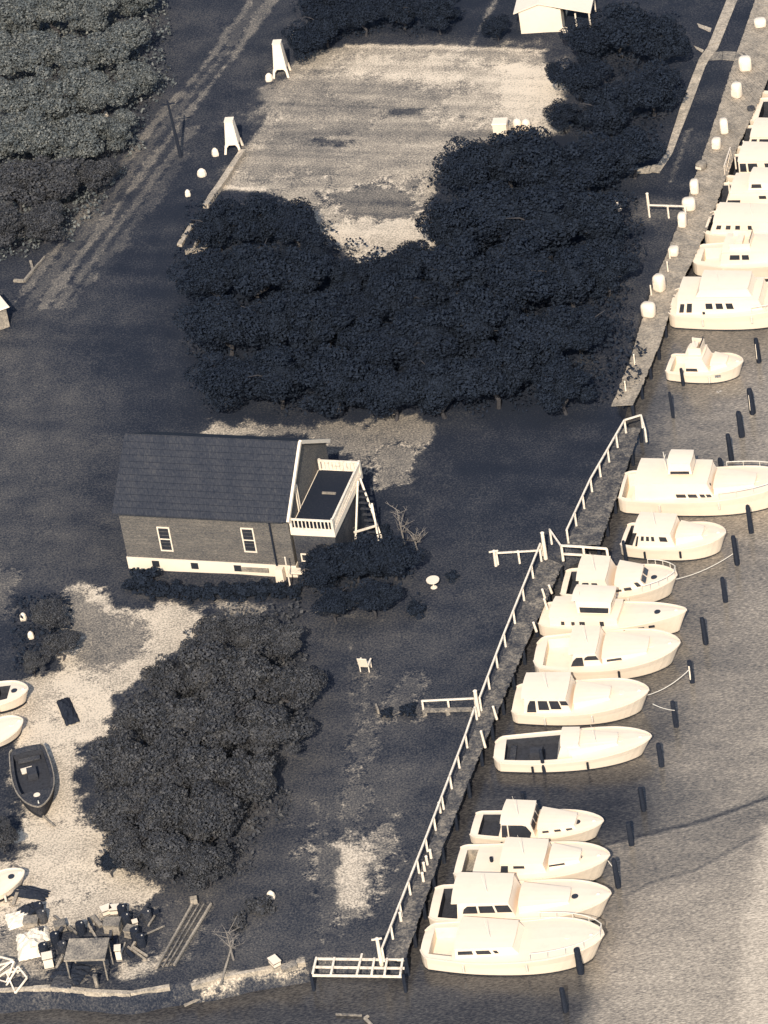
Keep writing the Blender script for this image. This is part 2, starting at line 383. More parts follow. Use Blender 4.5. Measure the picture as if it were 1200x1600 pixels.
for a, b, c, d in ((-e, -e, e, gy0 + .1), (-e, gy1 - .1, e, e), (-e, gy0, gx0 + .1, gy1), (gx1 - .1, gy0, e, gy1)):
    fw.add([(a, b, WZ - .02), (c, b, WZ - .02), (c, d, WZ - .02), (a, d, WZ - .02)], [(0, 1, 2, 3)])
mfw = tone_mat('far_water', base=.3, grain=.1, gscale=4, rough=.16, spec=.38)
tag(fw.build('far_water', mfw), kind='structure')

# ------------------------------------------------------------------ piers, rails
def resample(pts, step):
    out = [Vector(pts[0])]; 
    for a, b in zip(pts[:-1], pts[1:]):
        a = Vector(a); b = Vector(b); n = max(1, round((b - a).length / step))
        for k in range(1, n + 1): out.append(a.lerp(b, k / n))
    return out
def pier(label, left, right, zt, m, rails=None, step=.26, name='pier', piles=True):
    L = [P(a, b, zt) for a, b in left]; Rr = [P(a, b, zt) for a, b in right]
    root = (L[0].copy(), 0.0); e = empty(name, L[0]); tag(e, label, 'pier')
    d = MB(root); st_ = MB(root)
    for (a, b), (c, f) in zip(zip(L[:-1], L[1:]), zip(Rr[:-1], Rr[1:])):
        n = max(2, int((b - a).length / step))
        for k in range(n):
            t0, t1 = k / n, (k + .90) / n; j = random.uniform(-.05, .05); dz = random.uniform(-.012, .012)
            q = [a.lerp(b, t0), c.lerp(f, t0), c.lerp(f, t1), a.lerp(b, t1)]; o = (c - a).normalized() * j
            z = Vector((0, 0, dz)); q = [v + o + z for v in q]
            d.hexa([v - Vector((0, 0, .05)) for v in q], q)
        for s_ in (.12, .5, .88):
            st_.bar(a.lerp(c, s_) - Vector((0, 0, .15)), b.lerp(f, s_) - Vector((0, 0, .15)), .1, .18)
    d.build('deck', m, e); st_.build('beam', M['darkwood'], e)
    if piles:
        for side in (.06, .94):
            for a, b in zip(resample(L, 3.2), resample(L, 3.2)):
                pass
        La = resample(L, 3.0); Ra = resample(Rr, 3.0)
        for k in range(0, min(len(La), len(Ra))):
            for s_ in (.07, .93):
                p = La[k].lerp(Ra[k], s_); MB(root).tube(p + Vector((0, 0, -.07)), p + Vector((0, 0, -2.6)), .13, .15, 7).build('piling', M['pile'], e)
    return e, root
def fence(name, label, px, z0, h=1.05, step=2.1, rails=(1.0,), r=.075, cat='fence', m=None, brace=True, posts_px=None):
    m = m or M['fence']
    T = [P(a, b, z0) for a, b in px]; root = (T[0].copy(), 0.0); e = empty(name, T[0]); tag(e, label, cat)
    for k in rails:
        b = MB(root)
        for p, q in zip(T[:-1], T[1:]): b.bar(p + Vector((0, 0, h * k)), q + Vector((0, 0, h * k)), r * 1.5, r * 1.2)
        b.build('rail', m, e)
    for p in resample(T, step):
        b = MB(root); b.box((p.x, p.y, p.z + h / 2 - .02), (r * 1.7, r * 1.7, h), 0.2, .93)
        b.build('post', m, e)
    return e

pier('long weathered plank pier running up past the white moored boats below the gate', [(600, 1502), (668, 1330), (730, 1168), (790, 1010), (847, 868)], [(633, 1500), (692, 1324), (753, 1170), (820, 1012), (879, 882)], .06, M['deckwood'])
pier('short plank pier with pale railing leading up from the white gate', [(884, 852), (925, 765), (970, 668)], [(938, 850), (962, 780), (1002, 668)], .06, M['deckwood'])
pier('pale wide upper pier lined with white dock lockers beside the crowded boats', [(956, 634), (985, 560), (1012, 470), (1062, 345), (1108, 215), (1142, 110), (1190, -30)], [(990, 632), (1030, 540), (1052, 470), (1104, 360), (1148, 240), (1185, 160), (1262, -30)], .06, M['palepier'])
fence('pier_railing', 'white wooden railing along the left edge of the long pier', [(600, 1502), (668, 1330), (730, 1168), (745, 1124)], .1, 1.05, 2.3)
fence('pier_railing', 'white railing on the long pier between the tall white post and the gate', [(752, 1110), (790, 1010), (847, 868)], .1, 1.05, 2.3)
fence('pier_railing', 'white railing beside the short upper pier ending in a bent corner', [(888, 848), (925, 768), (978, 676), (1004, 668), (1010, 690)], .1, 1.1, 2.0)
fence('gate_railing', 'white two-rail gate railing at the foot of the short upper pier', [(880, 876), (914, 878), (951, 881)], .1, 1.3, 1.7, rails=(1.0, .45), r=.09, brace=False)
fence('gate_railing', 'white angled rail running down from the short pier to the gate', [(862, 850), (880, 876)], .1, 1.3, 1.6, rails=(.95,), brace=False)
fence('low_fence', 'low white rail fence on the lawn left of the tall pier post', [(662, 1112), (702, 1110), (744, 1108)], 0, .95, 1.9, rails=(.96,), brace=False)
fence('low_fence', 'low white rail fence with T-shaped end post left of the gate', [(778, 882), (812, 880), (846, 878)], 0, 1.1, 1.7, rails=(.9,), brace=False)
fence('low_fence', 'white rail beside the upper pier near the small patio', [(1015, 340), (1045, 341), (1072, 342)], 0, 1.2, 1.6, rails=(.95,), brace=False)
fence('plank_bench', 'weathered plank bench below the low fence by the tall pier post', [(664, 1118), (700, 1117), (738, 1116)], 0, .42, 1.6, rails=(1.0,), r=.16, cat='bench', m=M['oldwood'], brace=False)
def post(label, px, py, h, r=.09, m='white', name='white_post', z=0.0, arm=False, group=None, cat='post', tilt=(0, 0)):
    p = P(px, py, z); root = (p, 0.0); e = empty(name, p); tag(e, label, cat, group)
    q = p + Vector((tilt[0], tilt[1], h))
    MB(root).tube(p - Vector((0, 0, .1)), q, r * 1.15, r * .9, 8).build('shaft', M[m], e)
    MB(root).tube(q, q + Vector((0, 0, .05)), r * 1.15, r * .6, 8).build('cap', M[m], e)
    if arm: MB(root).bar(q + Vector((-.35, 0, -.05)), q + Vector((.3, 0, -.05)), .09).build('crossarm', M[m], e)
    return e
post('tall white post where the low lawn fence meets the long pier', 748, 1118, 2.1, .13)
post('tall white post beside the gate at the top of the long pier', 853, 874, 2.3, .13)
post('tall white post at the outer end of the rail near the small patio', 1014, 328, 1.5, .11)
post('white T-topped post at the lower end of the long pier', 596, 1506, 2.1, .12, arm=True)
post('stubby white post leaning at the lowest left fence corner', 775, 884, 1.3, .1, arm=True)
for k, (a, b) in enumerate([(664, 1362), (668, 1352), (674, 1342), (662, 1378), (627, 1440), (688, 1268)]):
    post('short white post by the long pier right edge, ' + ['lowest but two of the cluster', 'third from the bottom of the cluster', 'topmost of the cluster', 'at the cluster bottom', 'on its own near the pier foot', 'on its own above the cluster'][k], a, b, .75, .09, group='short posts on the pier edge')
for k, (a, b, h) in enumerate([(758, 1166, 1.3), (776, 1122, 1.0), (852, 935, .8), (855, 950, .8), (838, 985, .7), (862, 925, .6)]):
    post('pale bollard on the long pier ' + ['nearest the open cockpit boat stern', 'by the stern of the boat with three wide windows', 'above the dark gap beside the twin-deck boat', 'left of the pointed-bow boat stern', 'behind the broad arched-window boat', 'closest to the gate'][k], a, b, h, .08, group='bollards on the long pier', tilt=(-.12, 0))
for k, (a, b) in enumerate([(978, 612), (992, 570), (1044, 425), (1047, 405), (1018, 462), (1140, 300), (1150, 262), (1163, 236)]):
    post('slim post on the upper pier ' + ['at its very bottom end', 'above its bottom end by the cross plank', 'just above the small rounded locker', 'beside the highest gap in the railing', 'below the small rounded locker', 'below the stern of the yacht with vertical rails', 'behind the yacht with vertical rails', 'by the long flat-topped cruiser'][k], a, b, .9, .06, group='slim posts on the upper pier')

# lattice dock frame
p0, p1, p2, p3 = P(486, 1524, .05), P(630, 1526, .05), P(634, 1500, .05), P(492, 1498, .05)
root = (p0.copy(), 0.0); e = empty('timber_raft', p0); tag(e, 'open white timber lattice frame on the water at the foot of the long pier', 'raft')
for t in (0, .5, 1): MB(root).bar(p0.lerp(p3, t), p1.lerp(p2, t), .14, .1).build('long_beam', M['fence'], e)
for k, t in enumerate((.02, .22, .5, .66, .8, .97)):
    MB(root).bar(p0.lerp(p1, t) + Vector((0, 0, .12)), p3.lerp(p2, t + (.03 if k == 2 else 0)) + Vector((0, .4 if k == 2 else 0, .12)), .13, .1).build('cross_beam', M['fence'], e)
for a in (p0, p1, p2, p3): MB(root).tube(a - Vector((0, 0, 2)), a + Vector((0, 0, .1)), .12, .12, 7).build('leg', M['pile'], e)

# seawall along the shore
def ribbon(name, label, cat, px, w_, h, z0, m, kind=None):
    T = [P(a, b, z0) for a, b in px]; root = (T[0].copy(), 0.0); b = MB(root)
    T = resample(T, 1.2)
    for p, q in zip(T[:-1], T[1:]):
        j = random.uniform(-.03, .03); b.bar(p + Vector((0, 0, h / 2 + j)), q + Vector((0, 0, h / 2 + j)), w_ * random.uniform(.85, 1.1), h)
    o = b.build(name, m); o.location = T[0]
    if kind: tag(o, kind=kind)
    else: tag(o, label, cat)
    return o
ribbon('seawall', 'low pale seawall along the shore below the boatyard', 'seawall', [(-60, 1556), (0, 1553), (80, 1548), (160, 1555), (205, 1557), (266, 1546)], .3, .36, -.25, M['concrete'])
ribbon('seawall', 'pale broken seawall curving up to the lattice dock frame', 'seawall', [(300, 1546), (345, 1532), (400, 1522), (478, 1508)], .28, .36, -.25, M['concrete'])
ribbon('loose_plank', 'long pale plank slanting in the water below the seawall', 'plank', [(288, 1572), (345, 1546)], .18, .1, WZ + .15, M['palewood'])
ribbon('loose_plank', 'short pale plank lying in the water at the bottom edge', 'plank', [(576, 1588), (570, 1592), (582, 1604)], .2, .1, WZ + .1, M['palewood'])
ribbon('floating_log', 'thin grey driftwood log floating near the bottom edge', 'log', [(525, 1586), (566, 1588)], .12, .1, WZ + .05, M['oldwood'])

# curved concrete walkway upper right
def slab(name, label, cat, left, right, z, th, m, kind=None):
    L = resample([P(a, b, z) for a, b in left], 1.0); n = len(L)
    Rr = resample([P(a, b, z) for a, b in right], .02); Rr = [Rr[round(k * (len(Rr) - 1) / (n - 1))] for k in range(n)]
    root = (L[0].copy(), 0.0); b = MB(root)
    for k in range(n - 1):
        q = [L[k], Rr[k], Rr[k + 1].lerp(Rr[k], .03), L[k + 1].lerp(L[k], .03)]
        dz = Vector((0, 0, random.uniform(-.015, .015))); q = [v + dz for v in q]
        b.hexa([v - Vector((0, 0, th)) for v in q], q)
    o = b.build(name, m); o.location = L[0]; tag(o, label, cat, kind=kind); return o
slab('walkway', 'pale walkway strip', None, [(1018, 268), (1040, 240), (1062, 170), (1092, 92), (1106, 72), (1135, 0), (1160, -60)], [(1030, 270), (1050, 240), (1078, 168), (1104, 98), (1122, 74), (1152, 0), (1180, -60)], .06, .12, M['concrete'], 'structure')
slab('walkway', 'pale walkway foot', None, [(990, 264), (1018, 258), (1026, 256)], [(992, 271), (1020, 270), (1034, 264)], .05, .1, M['concrete'], 'structure')
slab('walkway', 'cross walkway', None, [(1108, 82), (1130, 80), (1172, 82)], [(1108, 94), (1130, 93), (1168, 96)], .05, .1, M['oldwood'], 'structure')
slab('walkway', 'side stub', None, [(1084, 71), (1100, 78)], [(1088, 76), (1098, 82)], .05, .1, M['concrete'], 'structure')
slab('walkway', 'side stub upper', None, [(1089, 36), (1112, 44)], [(1092, 42), (1110, 50)], .05, .1, M['concrete'], 'structure')

# ------------------------------------------------------------------ boats
def hbeam(t, B, bow=2.3, stern=.84):
    if t < .05: stern, k = stern, 1 - (.16 if stern > .8 else .42) * (1 - t / .05) ** 2; return k * B / 2 * (stern + (1 - stern) * math.sin(t / .42 * math.pi / 2))
    if t < .42: return B / 2 * (stern + (1 - stern) * math.sin(t / .42 * math.pi / 2))
    s = (t - .42) / .58; return B / 2 * max(0.0, 1 - s ** (bow * 1.22)) ** .66
def boat(label, S_, T_, B=3.5, fb=.95, fbb=1.55, houses=(), cockpit=None, rail=None, mast=None, ports=None, cat='boat', name='motorboat', z=WZ,
         rollx=0.0, bow=2.3, wood=False, stern=.84, m_hull=None, group='white boats moored along the piers', fly=None, extras=()):
    s = P(*S_, z); t = P(*T_, z + fbb); d = Vector((t.x - s.x, t.y - s.y, 0)); L = d.length; rz = math.atan2(d.y, d.x)
    e = empty(name, s, rz); tag(e, label, cat, group)
    mh = m_hull or M['hullwhite']; N = 22; md = M['deckwhite'] if m_hull is None else M['rust']
    B *= 1.04; fb *= 1.02; fbb *= 1.05
    ts = sorted(set([k / N for k in range(N + 1)] + [.012, .025, .97, .99] + (list(cockpit[:2]) if cockpit else [])))
    zs = lambda t: fb + (fbb - fb) * t ** 2.0 - .10 * math.sin(math.pi * min(1, t * 1.3))
    V = []; F = []; nr = 6
    def ring(t, sgn):
        hb = hbeam(t, B, bow, stern); hw = hbeam(t, B * .92, bow * .78, stern); zz = zs(t); xl = .93
        x = lambda k: L * t * (xl + (1 - xl) * k)
        return [(x(0) * .99, 0, -.55), (x(0), sgn * hw * .75, -.3), (x(.0), sgn * hw, 0.0), (x(.08), sgn * (hw + (hb - hw) * .12), .14),
                (x(.6), sgn * (hw + (hb - hw) * .5), zz * .62), (x(1), sgn * hb, zz)]
    hull = MB(); boot = MB()
    for sgn in (-1, 1):
        rs = [ring(t, sgn) for t in ts]
        V = [v for r in rs for v in r]; F = []
        for i in range(len(ts) - 1):
            for k in range(nr - 1):
                a, b, c, dd = i * nr + k, (i + 1) * nr + k, (i + 1) * nr + k + 1, i * nr + k + 1
                F.append((a, b, c, dd) if sgn < 0 else (dd, c, b, a))
        hull.add(V, F)
    # transom
    a = ring(0, -1); b = ring(0, 1); hull.add(a + b[::-1], [tuple(range(11, -1, -1))])
    ho = hull.build('hull', mh, e, smooth=False)
    # dark waterline stripe 12 mm proud
    for sgn in (-1, 1):
        V = []; F = []
        for t in ts:
            r = ring(t, sgn)
            for q in (r[2], r[3]): V.append((q[0] + (.012 if t > .95 else 0), q[1] + sgn * .012, q[2] - (.1 if q is r[2] else .04)))
        for i in range(len(ts) - 1):
            q = (2 * i, 2 * i + 2, 2 * i + 3, 2 * i + 1); F.append(q if sgn < 0 else q[::-1])
        boot.add(V, F)
    boot.build('waterline_stripe', M['boot'], e)
    # deck
    def deck_obj(t0, t1, nm, drop, m, inset=1.0):
        tt = [t for t in ts if t0 - 1e-6 <= t <= t1 + 1e-6]; V = []; F = []; cols = (-1, -.93, -.5, 0, .5, .93, 1)
        for t in tt:
            hb = hbeam(t, B, bow, stern) * inset; zz = zs(t)
            for c in cols: V.append((L * t, hb * c * .995, (zz - .03 + .09 * (1 - c * c)) if not drop else .18))
        n = len(cols)
        for i in range(len(tt) - 1):
            for k in range(n - 1): F.append((i * n + k, (i + 1) * n + k, (i + 1) * n + k + 1, i * n + k + 1))
        return MB().add(V, F).build(nm, m, e)
    if cockpit:
        c0, c1, cw = cockpit[:3]; ms = M['sole'] if len(cockpit) < 4 else M[cockpit[3]]
        if c0 > 0.01: deck_obj(0, c0, 'deck', False, md)
        deck_obj(c1, 1, 'deck', False, md)
        # side decks + inner walls
        wl = MB(); tt = [t for t in ts if c0 - 1e-6 <= t <= c1 + 1e-6]
        for sgn in (-1, 1):
            V = []; F = []; V2 = []; F2 = []
            for t in tt:
                hb = hbeam(t, B, bow, stern); zz = zs(t) - .01
                V += [(L * t, sgn * hb * .995, zz), (L * t, sgn * hb * cw, zz + .03)]
                V2 += [(L * t, sgn * hb * cw, zz + .03), (L * t, sgn * hb * cw, .16)]
            for i in range(len(tt) - 1):
                q = (2 * i, 2 * i + 2, 2 * i + 3, 2 * i + 1); F.append(q); F2.append(q)
            MB().add(V, F).build('side_deck', md, e); wl.add(V2, F2)
        for t in (c0, c1):
            hb = hbeam(t, B, bow, stern) * cw; zz = zs(t) + .03; wl.add([(L * t, -hb, .16), (L * t, hb, .16), (L * t, hb, zz), (L * t, -hb, zz)], [(0, 1, 2, 3)])
        wl.build('cockpit_wall', ms, e)
        deck_obj(c0, c1, 'cockpit_floor', True, ms, cw)
        if (c1 - c0) * L > 2.6:
            bx = MB().box((L * (c0 + (c1 - c0) * .45), 0, .48), (.9, .7, .5), 0, .9); bx.build('engine_box', M['sole'], e)
            MB().box((L * c0 + .45, 0, .42), (.4, hbeam(c0, B) * 1.2, .1)).build('seat', M['rust'], e)
    else: deck_obj(0, 1, 'deck', False, md)
    # toe rail
    tr = MB()
    for sgn in (-1, 1):
        for t0, t1 in zip(ts[:-1], ts[1:]):
            tr.bar((L * t0, sgn * hbeam(t0, B, bow, stern) * .985, zs(t0) + .03), (L * t1, sgn * hbeam(t1, B, bow, stern) * .985, zs(t1) + .03), .07, .09)
    tr.build('toe_rail', M['hullwhite'] if m_hull is None else M['palewood'], e)
    for H in houses:
        x0, x1 = H['x'][0] * L, H['x'][1] * L; h = H['h'] * (.86 if H['h'] > .9 else .92); z0 = H.get('z', None)
        tm = (H['x'][0] + H['x'][1]) / 2
        if z0 is None: z0 = zs(tm) - .02
        wa = min(H.get('w', .72) * B / 2, hbeam(H['x'][0], B, bow, stern) * .86); wf = min(H.get('wf', H.get('w', .72)) * B / 2, hbeam(H['x'][1], B, bow, stern) * .80)
        ra, rf, ins = H.get('ra', .1) * h, H.get('rf', .5) * h, .05 * h + .03
        low = -.35 if z0 > .5 and 'z' not in H else 0
        bb = [(x0, -wa, z0 + low), (x1, -wf, z0 + low), (x1, wf, z0 + low), (x0, wa, z0 + low)]
        tt_ = [(x0 + ra, -wa + ins, z0 + h), (x1 - rf, -wf + ins, z0 + h), (x1 - rf, wf - ins, z0 + h), (x0 + ra, wa - ins, z0 + h)]
        cab = MB().hexa(bb, tt_).build(H.get('name', 'cabin'), M['hullwhite'], e)
        b0 = [(x0, -wa, z0), (x1, -wf, z0), (x1, wf, z0), (x0, wa, z0)]
        def pane(A, Bq, C, D, u0, u1, v0, v1, curve=None):
            A, Bq, C, D = map(Vector, (A, Bq, C, D)); f = lambda u, v: (A.lerp(Bq, u)).lerp(D.lerp(C, u), v)
            n = (Bq - A).cross(D - A).normalized()
            us = [(u0, v0), (u1, v0), (u1, v1), (u0, v1)]
            if curve == 'aft': us = [(u0, v0), (u1, v0), (u1, v1), (u0 + (u1 - u0) * .35, v1), (u0 + (u1 - u0) * .08, v0 + (v1 - v0) * .6)]
            if curve == 'fwd': us = [(u0, v0), (u1 - (u1 - u0) * .15, v0), (u1, v0 + (v1 - v0) * .4), (u1 - (u1 - u0) * .12, v1 - (v1 - v0) * .08), (u1 - (u1 - u0) * .3, v1), (u0, v1)]
            pts = [f(*q) for q in us]; k = len(pts)
            MB().add([p - n * .02 for p in pts] + [p + n * .018 for p in pts], [tuple(range(k))[::-1], tuple(range(k, 2 * k))] + [(i, (i + 1) % k, k + (i + 1) % k, k + i) for i in range(k)]).build('window', M['glass'], cab)
        for wv in H.get('win', ()):
            u0, u1, v0, v1 = wv[:4]; cv = wv[4] if len(wv) > 4 else None
            pane(b0[0], b0[1], tt_[1], tt_[0], u0, u1, v0, v1, cv)
            pane(b0[2], b0[3], tt_[3], tt_[2], 1 - u1, 1 - u0, v0, v1)
        nf = H.get('front', 0)
        for k in range(nf): pane(b0[1], b0[2], tt_[2], tt_[1], (k + .12) / nf, (k + .88) / nf, .5, .86)
        if H.get('aft'): pane(b0[3], b0[0], tt_[0], tt_[3], .12, .88, .12, .8)
        oh = H.get('oh', .04); ax = H.get('aftx', 0) * L
        rx0, rx1 = x0 + ra - oh - ax, x1 - rf + oh; ry, ryf = wa - ins + oh, wf - ins + oh
        rz0 = z0 + h + .002
        rf_ = MB(); nseg = 5
        for (xa, xb) in ((rx0, rx1),):
            V = []; F = []
            for xx, yy in ((xa, ry), (xb, ryf)):
                for k in range(nseg + 1):
                    c = -1 + 2 * k / nseg; V.append((xx + (-.06 if xx == xa else .06) * (1 - c * c), yy * c, rz0 + .05 + .07 * (1 - c * c)))
                for k in range(nseg + 1):
                    c = -1 + 2 * k / nseg; V.append((xx + (-.06 if xx == xa else .06) * (1 - c * c), yy * c, rz0))
            n = nseg + 1
            for k in range(nseg):
                F += [(k, k + 1, 2 * n + k + 1, 2 * n + k)[::-1], (n + k, n + k + 1, 3 * n + k + 1, 3 * n + k), (k, k + 1, n + k + 1, n + k), (2 * n + k, 2 * n + k + 1, 3 * n + k + 1, 3 * n + k)[::-1]]
            F += [(0, n, 3 * n, 2 * n), (nseg, n + nseg, 3 * n + nseg, 2 * n + nseg)[::-1]]
            rf_.add(V, F)
        rf_.build('cabin_roof', M['deckwhite'], e)
        if ax > .6:
            for sg in (-1, 1):
                MB().bar((rx0 + .15, sg * (ry - .12), zs(.1)), (rx0 + .15, sg * (ry - .12), rz0), .07).build('roof_post', M['hullwhite'], e)
    if fly:
        x0, x1, zf = fly[0] * L, fly[1] * L, fly[2]; wv = fly[3] * B / 2
        f = MB()
        for a, b in (((x0, -wv), (x1, -wv * .9)), ((x1, -wv * .9), (x1, wv * .9)), ((x1, wv * .9), (x0, wv))):
            f.bar((*a, zf + .3), (*b, zf + .3), .07, .6)
        f.build('flybridge', M['hullwhite'], e)
        MB().box(((x0 + x1) / 2 - .1, 0, zf + .28), (.5, wv * 1.1, .45)).build('helm_seat', M['deckwhite'], e)
        MB().bar((x1 - .02, -wv * .85, zf + .72), (x1 - .02, wv * .85, zf + .72), .03, .25).build('windscreen', M['glass'], e)
    if rail:
        for sgn in (-1, 1):
            b = MB(); pts = []; tt = [rail + (1 - rail) * k / 8 for k in range(9)]
            for t in tt: pts.append(Vector((L * min(t, .985), sgn * hbeam(min(t, .985), B, bow, stern) * .93, zs(t) + .55)))
            if sgn < 0: keep = pts[-1]
            else: pts.append(keep)
            b.path(pts, .035); 
            for p in pts[::2]: b.tube(p, p - Vector((0, 0, .55)), .022, .022, 5)
            b.build('bow_rail', M['metal'], e)
    if mast:
        x, hh, zb = mast[0] * L, mast[1], mast[2]
        b = MB().tube((x, 0, zb), (x - .12, 0, zb + hh), .05, .025, 6); b.bar((x - .06, -.35, zb + hh * .7), (x - .06, .35, zb + hh * .7), .05); b.build('mast', M['metal'], e)
    for t, zz in (ports or ()):
        for sgn in (-1, 1):
            hb = hbeam(t, B, bow, stern); zt = zs(t); y = hbeam(t, B * .92, bow * .78, stern); yy = y + (hb - y) * (.5 + .5 * (zz - .62) / .38)
            MB().box((L * t * (.972 + .028 * (zz - .62) / .38), sgn * (yy - .02), zt * zz), (.42, .12, .2), -sgn * .25 * (t > .6)).build('porthole', M['glass'], e)
    # deck hardware
    MB().box((L * .93, 0, zs(.93) + .1), (.28, .1, .12), 0, .6).build('bow_cleat', M['metal'], e)
    MB().tube((L * .80, 0, zs(.8) + .02), (L * .80, 0, zs(.8) + .09), .24, .22, 12).build('deck_hatch', M['glass' if int(S_[0]) % 3 == 0 else 'deckwhite'], e)
    if houses:
        hx = L * (houses[0]['x'][0] + houses[0]['x'][1]) / 2; hz = zs(.4) + houses[0]['h'] * .86
        MB().tube((hx, -.5, hz), (hx - .25, -.5, hz + 1.5 + .1 * (int(S_[1]) % 5)), .022, .01, 5).build('antenna', M['metal'], e)
        for k in (.25, .6): MB().tube((L * k, -hbeam(k, B, bow, stern) - .10, zs(k) - .62), (L * k, -hbeam(k, B, bow, stern) - .10, zs(k) - .12), .08, .08, 7).build('fender', M['boot'] if int(S_[0]) % 2 else M['metal'], e)
    for fn in extras: fn(e, L, B, zs)
    return e

def tender(e, L, B, zs):   # small dinghy carried on deck as part
    MB().box((L * .25, 0, zs(.25) + .35), (1.6, .8, .35), 0, .7).build('deck_locker', M['deckwhite'], e)
def rear_rail(e, L, B, zs):
    for k in range(6):
        y = (-.8 + 1.6 * k / 5) * B / 2 * .9; MB().bar((.15, y, zs(0)), (.15, y, zs(0) + .8), .05).build('stern_rail_post', M['hullwhite'], e)
    MB().bar((.15, -B * .36, zs(0) + .82), (.15, B * .36, zs(0) + .82), .08).build('stern_rail', M['hullwhite'], e)
def tank_on_deck(e, L, B, zs):
    MB().tube((L * .06, -.2, zs(0)), (L * .06, -.2, zs(0) + .35), .35, .3, 12).build('deck_box', M['rust'], e)

boat('nearest white cabin cruiser at the front end of the row, long rail round its bow', (664, 1490), (944, 1462), 4.1, 1.05, 1.75,
     houses=[dict(x=(.20, .58), w=.74, wf=.6, h=.75, rf=1.1, win=[(.05, .28, .35, .72), (.34, .56, .35, .72), (.62, .68, .4, .68)])], cockpit=(.05, .18, .72, 'canvas'), rail=.62, bow=2.8, stern=.74)
boat('white cruiser with rounded dark cockpit opening and three long side windows, second from the front', (678, 1430), (955, 1398), 3.8, 1.0, 1.7,
     houses=[dict(x=(.16, .50), w=.80, wf=.74, h=1.45, ra=.12, rf=.45, aftx=.03, win=[(.10, .36, .38, .82, 'aft'), (.40, .67, .40, .82), (.71, .97, .42, .84)]), dict(x=(.50, .80), w=.62, wf=.35, h=.45, rf=.9)], cockpit=(.05, .17, .80), bow=2.5)
boat('white cabin cruiser with a slanting dark doorway and one long thin dark window', (717, 1363), (953, 1338), 3.5, .95, 1.6,
     houses=[dict(x=(.30, .62), w=.76, wf=.68, h=1.0, ra=.2, rf=.4, win=[(.02, .18, .1, .85), (.30, .55, .60, .82)]), dict(x=(.62, .84), w=.58, wf=.3, h=.42, rf=.9, win=[(.0, .5, .5, .8)])], cockpit=(.05, .12, .7, 'palewood'), ports=[(.42, .78), (.5, .78), (.56, .78)], bow=2.5)
boat('smaller white cruiser with large dark open wheelhouse side under a hardtop', (741, 1302), (943, 1284), 2.9, .75, 1.25,
     houses=[dict(x=(.24, .52), w=.84, wf=.8, h=1.35, ra=.1, rf=.35, front=3, win=[(.03, .20, .04, .86), (.24, .9, .04, .86, 'fwd')]), dict(x=(.52, .83), w=.76, wf=.42, h=.50, rf=.8, win=[(.12, .28, .25, .55), (.42, .58, .25, .55), (.72, .88, .25, .55)])], cockpit=(.06, .22, .76), bow=2.2)
boat('white boat with a long open dark cockpit and low swept cabin top', (775, 1188), (1018, 1152), 3.3, .85, 1.35,
     houses=[dict(x=(.48, .84), w=.66, wf=.34, h=.42, rf=1.6), dict(x=(.40, .62), w=.60, wf=.56, h=.95, ra=.5, rf=1.0)], cockpit=(.07, .50, .74), bow=2.3, stern=.78)
boat('white cruiser with broad flat hardtop over four wide dark side windows', (806, 1110), (1014, 1080), 3.6, .95, 1.55,
     houses=[dict(x=(.09, .46), w=.86, wf=.80, h=1.35, ra=.15, rf=.4, aftx=.02, win=[(.07, .26, .06, .84, 'aft'), (.32, .54, .22, .84), (.58, .80, .28, .84), (.83, .99, .55, .84)]), dict(x=(.46, .76), w=.66, wf=.34, h=.42, rf=1.2)], bow=2.5)
boat('broad white cruiser with arched dark side opening and low wide coachroof', (839, 1037), (1063, 1006), 4.3, .95, 1.55,
     houses=[dict(x=(.26, .50), w=.74, wf=.70, h=1.2, ra=.3, rf=.6, aftx=.03, win=[(.02, .4, .06, .72, 'aft'), (.44, .96, .50, .80, 'aft')]), dict(x=(.48, .80), w=.68, wf=.40, h=.38, rf=.7, win=[(.1, .42, .15, .6)])], cockpit=(.07, .25, .78, 'canvas'), bow=2.4, stern=.74)
boat('slender white yacht with sharp pointed bow, dark-shaded upper deck and a line of portholes', (849, 978), (1073, 955), 3.0, 1.0, 1.75,
     houses=[dict(x=(.08, .55), w=.78, wf=.74, h=.75, ra=.05, rf=.1, win=[(.17, .22, .1, .5), (.32, .37, .1, .5), (.44, .52, .1, .55), (.74, .80, .05, .65)]),
             dict(name='wheelhouse', x=(.28, .50), w=.62, wf=.6, h=1.15, z=1.95, ra=-.1, rf=-.15, aftx=.02, front=3, win=[(.08, .94, .08, .5)])], ports=[(.60, .72), (.66, .72), (.72, .72), (.79, .72)], bow=1.45)
boat('white sedan cruiser with dark open stern bay and a dark diamond on its front windscreen', (882, 927), (1058, 900), 3.5, .9, 1.5,
     houses=[dict(x=(.15, .48), w=.84, wf=.8, h=1.45, ra=.2, rf=.5, aftx=.02, win=[(.02, .36, .05, .86, 'aft'), (.46, .66, .5, .84)]), dict(x=(.48, .78), w=.78, wf=.5, h=.75, rf=1.0, front=2, win=[(.04, .2, .08, .3), (.28, .5, .1, .4), (.70, .84, .35, .8)])], cockpit=(.05, .14, .8), bow=2.4, rail=.72)
boat('white cruiser on its own below the gate, small square windows under a long hardtop', (977, 853), (1134, 834), 3.1, .95, 1.5,
     houses=[dict(x=(.14, .56), w=.82, wf=.76, h=1.35, ra=.25, rf=.4, aftx=.03, win=[(.02, .07, .05, .75), (.14, .22, .45, .76), (.28, .36, .45, .76), (.42, .5, .45, .76), (.64, .84, .45, .76)]), dict(x=(.54, .84), w=.66, wf=.36, h=.50, rf=1.0)], cockpit=(.04, .12, .8), bow=2.8)
